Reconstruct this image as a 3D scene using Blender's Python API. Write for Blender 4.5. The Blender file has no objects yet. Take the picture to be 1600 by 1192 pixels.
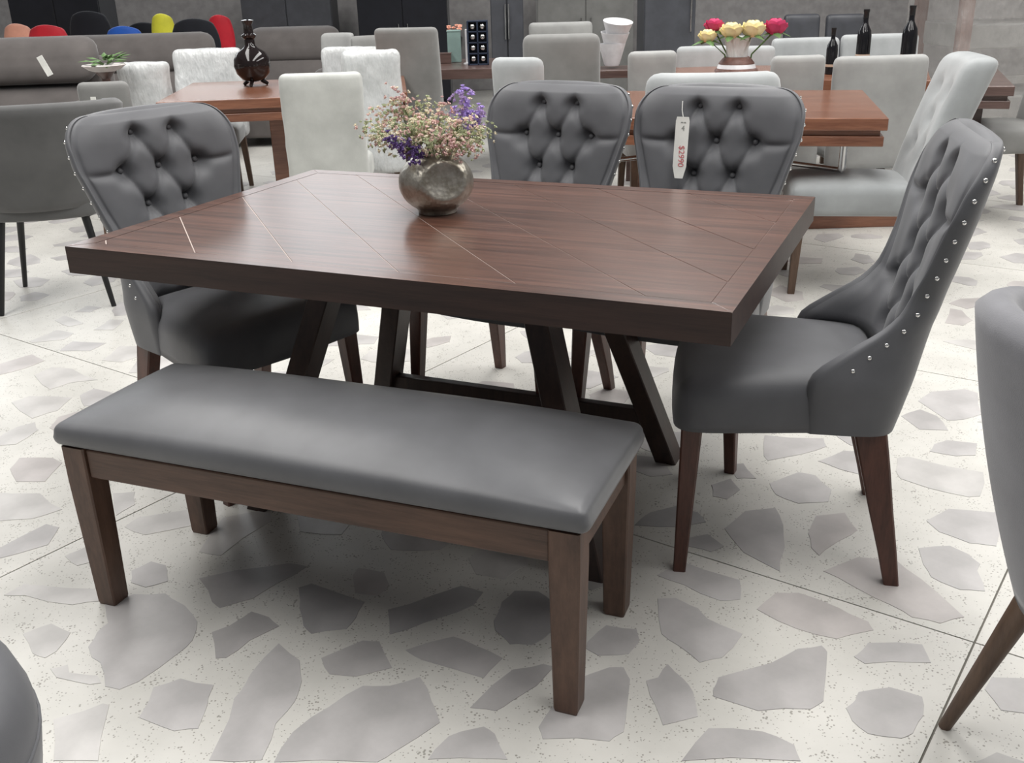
import bpy, bmesh, math, random
from mathutils import Vector, Matrix, noise
random.seed(11)
PI = math.pi
scene = bpy.context.scene
C = scene.collection

# ------------------------------------------------------------------ camera, world, light, exposure
FPX, PITCH, ROLL, CAMH = 1572.84, 0.381893, -0.0287097, 1.35231
_fw = Vector((0, math.cos(PITCH), -math.sin(PITCH)))
_u0 = Vector((0, math.sin(PITCH), math.cos(PITCH)))
_r0 = Vector((1, 0, 0))
_rt = math.cos(ROLL) * _r0 + math.sin(ROLL) * _u0
_up = -math.sin(ROLL) * _r0 + math.cos(ROLL) * _u0
cam_d = bpy.data.cameras.new('camera')
cam = bpy.data.objects.new('camera', cam_d)
C.objects.link(cam)
cam.matrix_world = Matrix(((_rt.x, _up.x, -_fw.x, 0), (_rt.y, _up.y, -_fw.y, 0), (_rt.z, _up.z, -_fw.z, CAMH), (0, 0, 0, 1)))
cam_d.sensor_fit = 'HORIZONTAL'
cam_d.sensor_width = 36
cam_d.lens = FPX / 1600 * 36
cam_d.clip_start = 0.05
cam_d.clip_end = 100
scene.camera = cam

world = bpy.data.worlds.new('hall_daylight')
scene.world = world
world.use_nodes = True
bg = world.node_tree.nodes['Background']
bg.inputs[0].default_value = (0.93, 0.96, 1.0, 1)
bg.inputs[1].default_value = 0.18

def area_light(name, loc, sx, sy, power, rot=(0, 0, 0), col=(1, 0.98, 0.95)):
    d = bpy.data.lights.new(name, 'AREA')
    d.shape = 'RECTANGLE'
    d.size = sx
    d.size_y = sy
    d.energy = power
    d.color = col
    o = bpy.data.objects.new(name, d)
    o.location = loc
    o.rotation_euler = rot
    C.objects.link(o)
    return o
# rows of overhead fluorescent lighting in the hall; glowing panes are added further down at the back left
area_light('fluorescent_row', (-2.6, 4.2, 4.6), 1.2, 9.0, 340)
area_light('fluorescent_row', (1.2, 4.6, 4.6), 1.2, 9.0, 350)
area_light('fluorescent_row', (4.8, 4.6, 4.6), 1.2, 9.0, 320)
scene.view_settings.view_transform = 'Standard'
scene.view_settings.look = 'None'
scene.view_settings.gamma = 1
scene.view_settings.exposure = -0.05
scene.view_settings.use_curve_mapping = False

ADDED_WINDOW = 4.0  # glow strength of the added, unseen window panes
def at(px, py, Y):            # point of the hall at depth Y seen at a pixel of the 1600 x 1192 frame
    d = _fw * FPX + _rt * (px - 800) - _up * (py - 596)
    return Vector((0, 0, CAMH)) + d * (Y / d.y)
def atz(px, py, z=0.0):       # point of the hall at height z seen at a pixel
    d = _fw * FPX + _rt * (px - 800) - _up * (py - 596)
    return Vector((0, 0, CAMH)) + d * ((z - CAMH) / d.z)

# ------------------------------------------------------------------ materials
def new_mat(name):
    m = bpy.data.materials.new(name)
    m.use_nodes = True
    nt = m.node_tree
    return m, nt, nt.nodes['Principled BSDF']
def N(nt, t, **kw):
    n = nt.nodes.new(t)
    for k, v in kw.items():
        setattr(n, k, v)
    return n
def ramp(nt, stops):
    r = nt.nodes.new('ShaderNodeValToRGB')
    e = r.color_ramp.elements
    while len(e) < len(stops):
        e.new(0.5)
    for i, (p, c) in enumerate(stops):
        e[i].position = p
        e[i].color = (*c, 1)
    return r
def coords(nt, scale, rot=(0, 0, 0), out='Object'):
    tc = nt.nodes.new('ShaderNodeTexCoord')
    mp = nt.nodes.new('ShaderNodeMapping')
    mp.inputs['Scale'].default_value = scale
    mp.inputs['Rotation'].default_value = rot
    nt.links.new(tc.outputs[out], mp.inputs[0])
    return mp.outputs[0]
def noise_tex(nt, vec, scale, detail=4, rough=0.55):
    n = nt.nodes.new('ShaderNodeTexNoise')
    n.inputs['Scale'].default_value = scale
    n.inputs['Detail'].default_value = detail
    n.inputs['Roughness'].default_value = rough
    nt.links.new(vec, n.inputs['Vector'])
    return n
def bump(nt, b, height, strength, dist):
    bp = nt.nodes.new('ShaderNodeBump')
    bp.inputs['Strength'].default_value = strength
    bp.inputs['Distance'].default_value = dist
    nt.links.new(height, bp.inputs['Height'])
    nt.links.new(bp.outputs[0], b.inputs['Normal'])
def plain(name, col, rough=0.6, metal=0.0, **kw):
    m, nt, b = new_mat(name)
    v = coords(nt, (1, 1, 1))
    n = noise_tex(nt, v, 9, 3)
    c2 = tuple(min(1, x * 1.12) for x in col)
    c1 = tuple(x * 0.88 for x in col)
    r = ramp(nt, [(0.35, c1), (0.65, c2)])
    nt.links.new(n.outputs['Fac'], r.inputs[0])
    nt.links.new(r.outputs[0], b.inputs['Base Color'])
    b.inputs['Roughness'].default_value = rough
    b.inputs['Metallic'].default_value = metal
    for k, val in kw.items():
        b.inputs[k].default_value = val
    return m
def fabric(name, col, sheen=0.35, rough=0.75, weave=900, strength=0.25, spec=0.3):
    m, nt, b = new_mat(name)
    v = coords(nt, (1, 1, 1))
    n = noise_tex(nt, v, 6, 5)
    r = ramp(nt, [(0.3, tuple(x * 0.85 for x in col)), (0.7, tuple(x * 1.15 for x in col))])
    nt.links.new(n.outputs['Fac'], r.inputs[0])
    nt.links.new(r.outputs[0], b.inputs['Base Color'])
    b.inputs['Roughness'].default_value = rough
    b.inputs['Specular IOR Level'].default_value = spec
    b.inputs['Sheen Weight'].default_value = sheen
    b.inputs['Sheen Roughness'].default_value = 0.45
    w = noise_tex(nt, v, weave, 2)
    bump(nt, b, w.outputs['Fac'], strength, 0.001)
    return m
def wood(name, dark, light, rough=0.4, scale=(1.5, 14, 14), coat=0.0, fine=90):
    m, nt, b = new_mat(name)
    v = coords(nt, scale)
    n1 = noise_tex(nt, v, 2.2, 6, 0.65)
    v2 = coords(nt, (scale[0] * 2, scale[1] * 6, scale[2] * 6))
    n2 = noise_tex(nt, v2, 3.0, 4, 0.6)
    mx = N(nt, 'ShaderNodeMath', operation='MULTIPLY_ADD')
    nt.links.new(n2.outputs['Fac'], mx.inputs[0])
    mx.inputs[1].default_value = 0.45
    nt.links.new(n1.outputs['Fac'], mx.inputs[2])
    r = ramp(nt, [(0.45, dark), (0.95, light)])
    nt.links.new(mx.outputs[0], r.inputs[0])
    nt.links.new(r.outputs[0], b.inputs['Base Color'])
    b.inputs['Roughness'].default_value = rough
    b.inputs['Coat Weight'].default_value = coat
    b.inputs['Coat Roughness'].default_value = 0.25
    bump(nt, b, n2.outputs['Fac'], 0.25, 0.001)
    return m

M = {}
M['velvet'] = fabric('charcoal_velvet', (0.104, 0.106, 0.115), 0.16, 0.52, 700, 0.2, 0.45)
M['vinyl'] = fabric('dark_grey_vinyl', (0.116, 0.118, 0.126), 0.18, 0.40, 1200, 0.15, 0.5)
M['barrel'] = fabric('warm_dark_grey_cloth', (0.10, 0.10, 0.10), 0.3, 0.75)
M['sofa'] = fabric('taupe_grey_cloth', (0.108, 0.097, 0.093), 0.25, 0.8, 500)
M['lightgrey'] = fabric('light_grey_linen', (0.33, 0.332, 0.325), 0.3, 0.85, 600)
M['coolgrey'] = fabric('cool_grey_linen', (0.32, 0.335, 0.34), 0.3, 0.85, 600)
M['palegrey'] = fabric('pale_grey_linen', (0.38, 0.395, 0.40), 0.3, 0.85, 600)
M['midgrey'] = fabric('mid_grey_cloth', (0.215, 0.215, 0.208), 0.3, 0.85, 600)
M['slip'] = fabric('off_white_slipcover', (0.48, 0.49, 0.465), 0.2, 0.7, 120, 0.5)
M['foregrey'] = fabric('steel_grey_cloth', (0.19, 0.19, 0.205), 0.3, 0.85, 500, 0.4)
M['black'] = plain('black_metal', (0.008, 0.008, 0.009), 0.4)
M['blackcloth'] = fabric('black_mesh_cloth', (0.012, 0.013, 0.018), 0.15, 0.8)
M['red'] = fabric('red_cloth', (0.55, 0.02, 0.035), 0.1, 0.6)
M['blue'] = fabric('blue_cloth', (0.02, 0.10, 0.45), 0.1, 0.6)
M['yellow'] = fabric('yellow_cloth', (0.75, 0.72, 0.06), 0.1, 0.6)
M['peach'] = fabric('peach_cloth', (0.75, 0.36, 0.26), 0.1, 0.6)
M['top'] = wood('espresso_tabletop', (0.016, 0.0065, 0.0045), (0.155, 0.072, 0.050), 0.30, (1.1, 26, 26), 0.30)
M['edge'] = wood('shaded_espresso_edge', (0.016, 0.0075, 0.006), (0.048, 0.024, 0.018), 0.5, (1.3, 16, 16))  # darker copy of the tabletop wood, shade of the sides put into the colour
M['base'] = wood('espresso_base', (0.018, 0.009, 0.007), (0.05, 0.025, 0.018), 0.45, (14, 14, 1.5))
M['grooveglint'] = plain('painted_groove_glint', (0.46, 0.38, 0.34), 0.6)  # pale colour stands in for the glint along the plank grooves
M['bench'] = wood('walnut_bench', (0.050, 0.026, 0.017), (0.135, 0.073, 0.048), 0.42, (2, 14, 14))
M['benchleg'] = wood('walnut_leg', (0.050, 0.026, 0.017), (0.135, 0.073, 0.048), 0.42, (14, 14, 2))
M['chairleg'] = wood('mahogany_leg', (0.040, 0.015, 0.010), (0.115, 0.043, 0.028), 0.38, (14, 14, 2))
M['brownleg'] = wood('brown_leg', (0.06, 0.034, 0.022), (0.14, 0.085, 0.055), 0.45, (14, 14, 2))
M['walnut'] = wood('red_walnut_table', (0.11, 0.038, 0.020), (0.27, 0.115, 0.065), 0.25, (1.5, 14, 14), 0.4)
M['darktop'] = wood('dark_table', (0.05, 0.028, 0.023), (0.13, 0.08, 0.07), 0.3, (1.5, 14, 14), 0.3)
M['chrome'] = plain('chrome', (0.7, 0.7, 0.7), 0.15, 1.0)
M['nail'] = plain('nickel_nailhead', (0.75, 0.75, 0.74), 0.2, 1.0)
M['white'] = plain('white_plastic', (0.78, 0.78, 0.8), 0.4)
M['paper'] = plain('white_card', (0.78, 0.78, 0.74), 0.7)
M['redink'] = plain('red_ink', (0.60, 0.16, 0.17), 0.7)
M['greyink'] = plain('grey_ink', (0.28, 0.29, 0.27), 0.7)
M['darkglass'] = plain('dark_glaze', (0.012, 0.008, 0.008), 0.08)
M['bottle'] = plain('black_bottle', (0.008, 0.008, 0.010), 0.12)
M['green'] = plain('leaf_green', (0.10, 0.19, 0.06), 0.6)
M['paleleaf'] = plain('pale_leaf', (0.30, 0.34, 0.20), 0.7)
M['cabinet'] = plain('slate_cabinet', (0.055, 0.058, 0.068), 0.45)
M['wall'] = plain('grey_hall_wall', (0.30, 0.29, 0.29), 0.8)
M['post'] = wood('red_brown_post', (0.09, 0.04, 0.03), (0.2, 0.10, 0.08), 0.5, (14, 14, 2))
M['tan'] = plain('tan_band', (0.45, 0.34, 0.26), 0.6)
M['teal'] = plain('teal_grey_box', (0.20, 0.29, 0.27), 0.6)
M['navy'] = plain('navy_rack', (0.015, 0.025, 0.05), 0.4)
M['cream'] = plain('cream_tube', (0.62, 0.58, 0.56), 0.6)

def film(name, alpha, col=(0.80, 0.82, 0.82)):
    m, nt, b = new_mat(name)
    b.inputs['Base Color'].default_value = (*col, 1)
    b.inputs['Roughness'].default_value = 0.22
    b.inputs['Specular IOR Level'].default_value = 0.7
    v = coords(nt, (1, 1, 1))
    n = noise_tex(nt, v, 14, 4, 0.6)
    r = ramp(nt, [(0.35, (alpha * 0.85,) * 3), (0.7, (min(1, alpha * 1.2),) * 3)])
    nt.links.new(n.outputs['Fac'], r.inputs[0])
    nt.links.new(r.outputs[0], b.inputs['Alpha'])
    n2 = noise_tex(nt, coords(nt, (5, 5, 1.5)), 9, 3)
    bump(nt, b, n2.outputs['Fac'], 0.6, 0.02)
    return m
M['film'] = film('clear_wrapping_film', 0.60, (0.9, 0.92, 0.92))
M['wrap'] = film('stretch_wrap', 0.30, (0.62, 0.60, 0.58))

def vase_mat():
    m, nt, b = new_mat('hammered_silver')
    v = coords(nt, (1, 1, 1))
    n = noise_tex(nt, v, 22, 6, 0.7)
    r = ramp(nt, [(0.3, (0.26, 0.23, 0.18)), (0.62, (0.55, 0.52, 0.46)), (0.8, (0.72, 0.70, 0.64))])
    nt.links.new(n.outputs['Fac'], r.inputs[0])
    nt.links.new(r.outputs[0], b.inputs['Base Color'])
    b.inputs['Metallic'].default_value = 0.85
    b.inputs['Roughness'].default_value = 0.36
    vo = nt.nodes.new('ShaderNodeTexVoronoi')
    vo.inputs['Scale'].default_value = 90
    nt.links.new(v, vo.inputs['Vector'])
    bump(nt, b, vo.outputs['Distance'], 0.25, 0.003)
    return m
M['vase'] = vase_mat()

def matrix_mat():
    m, nt, b = new_mat('pale_terrazzo_matrix')
    v = coords(nt, (1, 1, 1))
    n1 = noise_tex(nt, v, 3, 5)
    r1 = ramp(nt, [(0.3, (0.53, 0.52, 0.485)), (0.7, (0.67, 0.655, 0.615))])
    nt.links.new(n1.outputs['Fac'], r1.inputs[0])
    vo = nt.nodes.new('ShaderNodeTexVoronoi')
    vo.inputs['Scale'].default_value = 130
    nt.links.new(v, vo.inputs['Vector'])
    n2 = noise_tex(nt, v, 25, 3)
    thr = N(nt, 'ShaderNodeMath', operation='MULTIPLY_ADD')
    nt.links.new(n2.outputs['Fac'], thr.inputs[0])
    thr.inputs[1].default_value = -0.9
    nt.links.new(vo.outputs['Distance'], thr.inputs[2])
    r2 = ramp(nt, [(0.0, (0.50, 0.49, 0.47)), (0.07, (1, 1, 1))])
    add = N(nt, 'ShaderNodeMath', operation='ADD')
    nt.links.new(thr.outputs[0], add.inputs[0])
    add.inputs[1].default_value = 0.30
    nt.links.new(add.outputs[0], r2.inputs[0])
    mx = N(nt, 'ShaderNodeMixRGB', blend_type='MULTIPLY')
    mx.inputs[0].default_value = 1
    nt.links.new(r1.outputs[0], mx.inputs[1])
    nt.links.new(r2.outputs[0], mx.inputs[2])
    nt.links.new(mx.outputs[0], b.inputs['Base Color'])
    b.inputs['Roughness'].default_value = 0.38
    return m
M['matrix'] = matrix_mat()
M['joint'] = plain('dark_joint', (0.16, 0.15, 0.13), 0.9)
def stone_mat(name, c):
    m, nt, b = new_mat(name)
    v = coords(nt, (1, 1, 1))
    n1 = noise_tex(nt, v, 7, 6, 0.6)
    w = N(nt, 'ShaderNodeTexWave')
    w.inputs['Scale'].default_value = 2.2
    w.inputs['Distortion'].default_value = 7
    w.inputs['Detail'].default_value = 4
    nt.links.new(v, w.inputs['Vector'])
    mm = N(nt, 'ShaderNodeMath', operation='MULTIPLY_ADD')
    nt.links.new(w.outputs['Fac'], mm.inputs[0])
    mm.inputs[1].default_value = 0.18
    nt.links.new(n1.outputs['Fac'], mm.inputs[2])
    r = ramp(nt, [(0.35, tuple(x * 0.86 for x in c)), (0.8, tuple(x * 1.16 for x in c))])
    nt.links.new(mm.outputs[0], r.inputs[0])
    nt.links.new(r.outputs[0], b.inputs['Base Color'])
    b.inputs['Roughness'].default_value = 0.36
    return m
STONES = [stone_mat('grey_stone', (0.395, 0.38, 0.375)), stone_mat('light_grey_stone', (0.44, 0.425, 0.42)),
          stone_mat('rosy_stone', (0.455, 0.427, 0.415)), stone_mat('shaded_grey_stone', (0.36, 0.35, 0.35)),  # the darker grey has the shade under bench and chair painted in
          stone_mat('pale_stone', (0.50, 0.485, 0.47))]

# ------------------------------------------------------------------ mesh helpers
def mesh(name, verts, faces, mat=None, smooth=True, angle=40):
    me = bpy.data.meshes.new(name)
    me.from_pydata([tuple(v) for v in verts], [], faces)
    me.update()
    if smooth:
        me.polygons.foreach_set('use_smooth', [True] * len(me.polygons))
        try:
            me.set_sharp_from_angle(angle=math.radians(angle))
        except Exception:
            pass
    if mat is not None:
        me.materials.append(mat)
    return me
def link(name, me, parent=None, loc=(0, 0, 0), rz=0.0):
    o = bpy.data.objects.new(name, me)
    C.objects.link(o)
    if parent is not None:
        o.parent = parent
    o.location = loc
    if rz:
        o.rotation_euler = (0, 0, rz)
    return o
def tag(o, label=None, cat=None, group=None, kind=None):
    if label: o['label'] = label
    if cat: o['category'] = cat
    if group: o['group'] = group
    if kind: o['kind'] = kind
    return o
def thing(name, label, cat, loc=(0, 0, 0), rz=0.0, group=None, s=1.0):
    o = bpy.data.objects.new(name, None)
    o.empty_display_size = 0.1
    C.objects.link(o)
    o.location = loc
    o.rotation_euler = (0, 0, rz)
    o.scale = (s, s, s)
    return tag(o, label, cat, group)
def copy_tree(root, loc, rz, label=None, s=None):
    r = root.copy()
    C.objects.link(r)
    r.location = loc
    r.rotation_euler = (0, 0, rz)
    if s: r.scale = (s, s, s)
    if label: r['label'] = label
    for ch in list(root.children):
        c = ch.copy()
        C.objects.link(c)
        c.parent = r
        for g in list(ch.children):
            d = g.copy()
            C.objects.link(d)
            d.parent = c
    return r
def join(*parts):
    V, F = [], []
    for v, f in parts:
        b = len(V)
        V += [Vector(x) for x in v]
        F += [tuple(i + b for i in q) for q in f]
    return V, F
def move(vf, off, rz=0.0):
    m = Matrix.Translation(off) @ Matrix.Rotation(rz, 4, 'Z')
    return [m @ Vector(v) for v in vf[0]], vf[1]
def axis(h, r, n, k=3):
    if r >= h: r = h * 0.999
    a = [-h + r * (1 - math.cos(i / k * PI / 2)) for i in range(k)]
    m = [-h + r + (2 * (h - r)) * i / n for i in range(n + 1)]
    return a + m + [-x for x in reversed(a)]
def rbox(sx, sy, sz, r, n=(1, 1, 1), fn=None, c=(0, 0, 0), k=3):
    """rounded box centred on c; fn(Vector in -1..1 box space, Vector pos) -> new pos"""
    A = [axis(s / 2, min(r, s / 2 * 0.98), m, k) for s, m in zip((sx, sy, sz), n)]
    L = [len(a) for a in A]
    idx, V, F = {}, [], []
    H = (sx / 2, sy / 2, sz / 2)
    R = [min(r, h * 0.98) for h in H]
    def vid(i, j, l):
        key = (i, j, l)
        if key not in idx:
            p = Vector((A[0][i], A[1][j], A[2][l]))
            q = Vector([max(-(H[t] - R[t]), min(H[t] - R[t], p[t])) for t in range(3)])
            d = p - q
            e = Vector([d[t] / R[t] for t in range(3)])
            ln = max(abs(e[0]), abs(e[1]), abs(e[2]))
            if ln > 1e-9 and e.length > 1e-9:
                # project the corner cube onto a rounded corner
                e = e.normalized()
                p = q + Vector([e[t] * R[t] for t in range(3)])
            if fn:
                p = fn(Vector((p.x / H[0], p.y / H[1], p.z / H[2])), p)
            idx[key] = len(V)
            V.append(p + Vector(c))
        return idx[key]
    def side(f, a, b, flip):
        for i in range(L[a] - 1):
            for j in range(L[b] - 1):
                q = [f(i, j), f(i + 1, j), f(i + 1, j + 1), f(i, j + 1)]
                F.append(tuple(reversed(q)) if flip else tuple(q))
    side(lambda i, j: vid(i, j, 0), 0, 1, True)
    side(lambda i, j: vid(i, j, L[2] - 1), 0, 1, False)
    side(lambda i, j: vid(i, 0, j), 0, 2, False)
    side(lambda i, j: vid(i, L[1] - 1, j), 0, 2, True)
    side(lambda i, j: vid(0, i, j), 1, 2, True)
    side(lambda i, j: vid(L[0] - 1, i, j), 1, 2, False)
    return V, F
def box(c, s, b=0.004):
    return rbox(s[0], s[1], s[2], min(b, min(s) * 0.3), (1, 1, 1), None, c, 1)
def prism(p0, p1, s0, s1, b=0.15, rz=0.0, mid=None):
    """square post from p0 (bottom) to p1 (top) with chamfered corners; mid: extra (pos,size) rings"""
    rings = [(Vector(p0), s0)] + [(Vector(m[0]), m[1]) for m in (mid or [])] + [(Vector(p1), s1)]
    V, F = [], []
    cs, sn = math.cos(rz), math.sin(rz)
    for p, s in rings:
        hx, hy = s[0] / 2, s[1] / 2
        ch = min(hx, hy) * b
        for x, y in ((hx, hy - ch), (hx - ch, hy), (-hx + ch, hy), (-hx, hy - ch), (-hx, -hy + ch), (-hx + ch, -hy), (hx - ch, -hy), (hx, -hy + ch)):
            V.append(p + Vector((x * cs - y * sn, x * sn + y * cs, 0)))
    for k in range(len(rings) - 1):
        for i in range(8):
            a, c = k * 8 + i, k * 8 + (i + 1) % 8
            F.append((a, c, c + 8, a + 8))
    F.append(tuple(reversed(range(8))))
    t = (len(rings) - 1) * 8
    F.append(tuple(range(t, t + 8)))
    return V, F
def lathe(prof, n=32, c=(0, 0, 0)):
    V, F = [], []
    for r, z in prof:
        for i in range(n):
            a = 2 * PI * i / n
            V.append(Vector((c[0] + r * math.cos(a), c[1] + r * math.sin(a), c[2] + z)))
    for k in range(len(prof) - 1):
        for i in range(n):
            a, b = k * n + i, k * n + (i + 1) % n
            F.append((a, b, b + n, a + n))
    F.append(tuple(reversed(range(n))))
    t = (len(prof) - 1) * n
    F.append(tuple(range(t, t + n)))
    return V, F
def tube(path, radii, n=8):
    V, F = [], []
    path = [Vector(p) for p in path]
    for k, p in enumerate(path):
        d = (path[min(k + 1, len(path) - 1)] - path[max(k - 1, 0)]).normalized()
        a = d.orthogonal().normalized() if abs(d.z) < 0.95 else Vector((1, 0, 0))
        a = (a - d * a.dot(d)).normalized()
        b = d.cross(a)
        r = radii[k] if isinstance(radii, (list, tuple)) else radii
        for i in range(n):
            t = 2 * PI * i / n
            V.append(p + a * (r * math.cos(t)) + b * (r * math.sin(t)))
    for k in range(len(path) - 1):
        for i in range(n):
            a, b = k * n + i, k * n + (i + 1) % n
            F.append((a, b, b + n, a + n))
    F.append(tuple(reversed(range(n))))
    t = (len(path) - 1) * n
    F.append(tuple(range(t, t + n)))
    return V, F
def part(name, vf, mat, parent, smooth=True, angle=40):
    return link(name, mesh(name, vf[0], vf[1], M[mat] if isinstance(mat, str) else mat, smooth, angle), parent)
def lerp_tab(tab, z):
    if z <= tab[0][0]: return tab[0][1]
    for (a, va), (b, vb) in zip(tab, tab[1:]):
        if z <= b:
            t = (z - a) / (b - a)
            return va + (vb - va) * t
    return tab[-1][1]
def smooth_tab(tab, z):
    return (lerp_tab(tab, z - 0.012) + lerp_tab(tab, z) * 2 + lerp_tab(tab, z + 0.012)) / 4

# ------------------------------------------------------------------ floor: terrazzo slabs with broken stones, recessed joints
FA = math.radians(54.0)
FU, FV = Vector((math.cos(FA), math.sin(FA), 0)), Vector((math.sin(FA), -math.cos(FA), 0))   # r axis, p axis
P0, PS, R0, RS = -0.26, 2.05, 2.02, 1.56
GAP = 0.0022
floor = link('floor', mesh('floor', *box((0, 6.5, -0.05), (19, 17, 0.094), 0.002), M['joint'], False))
tag(floor, kind='structure')
def slab_poly(i, j):
    p0, p1, r0, r1 = P0 + PS * i + GAP, P0 + PS * (i + 1) - GAP, R0 + RS * j + GAP, R0 + RS * (j + 1) - GAP
    return [FV * p + FU * r for p, r in ((p0, r0), (p0, r1), (p1, r1), (p1, r0))]
slab_vf = None
_p = slab_poly(0, 0)
_c = sum(_p, Vector()) / 4
_sv, _sf = [], []
for z in (-0.02, 0.0):
    for q in _p:
        _sv.append(Vector((q.x - _c.x, q.y - _c.y, z)))
_sf = [(0, 1, 2, 3), (7, 6, 5, 4), (0, 4, 5, 1), (1, 5, 6, 2), (2, 6, 7, 3), (3, 7, 4, 0)]
slab_me = mesh('floor_slab', _sv, [tuple(reversed(f)) for f in _sf], M['matrix'], False)
for i in range(-9, 6):
    for j in range(-3, 11):
        c = sum(slab_poly(i, j), Vector()) / 4
        if -9 < c.x < 9 and -1.2 < c.y < 14.5 and abs(c.x) < 4.5 + 0.8 * max(c.y, 0):
            link('floor_slab', slab_me, floor, (c.x, c.y, 0))
def zc(ox, oy, sc, pts):
    return [(ox + x * sc, oy + y * sc) for x, y in pts]
S4 = 400 / 1589
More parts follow.
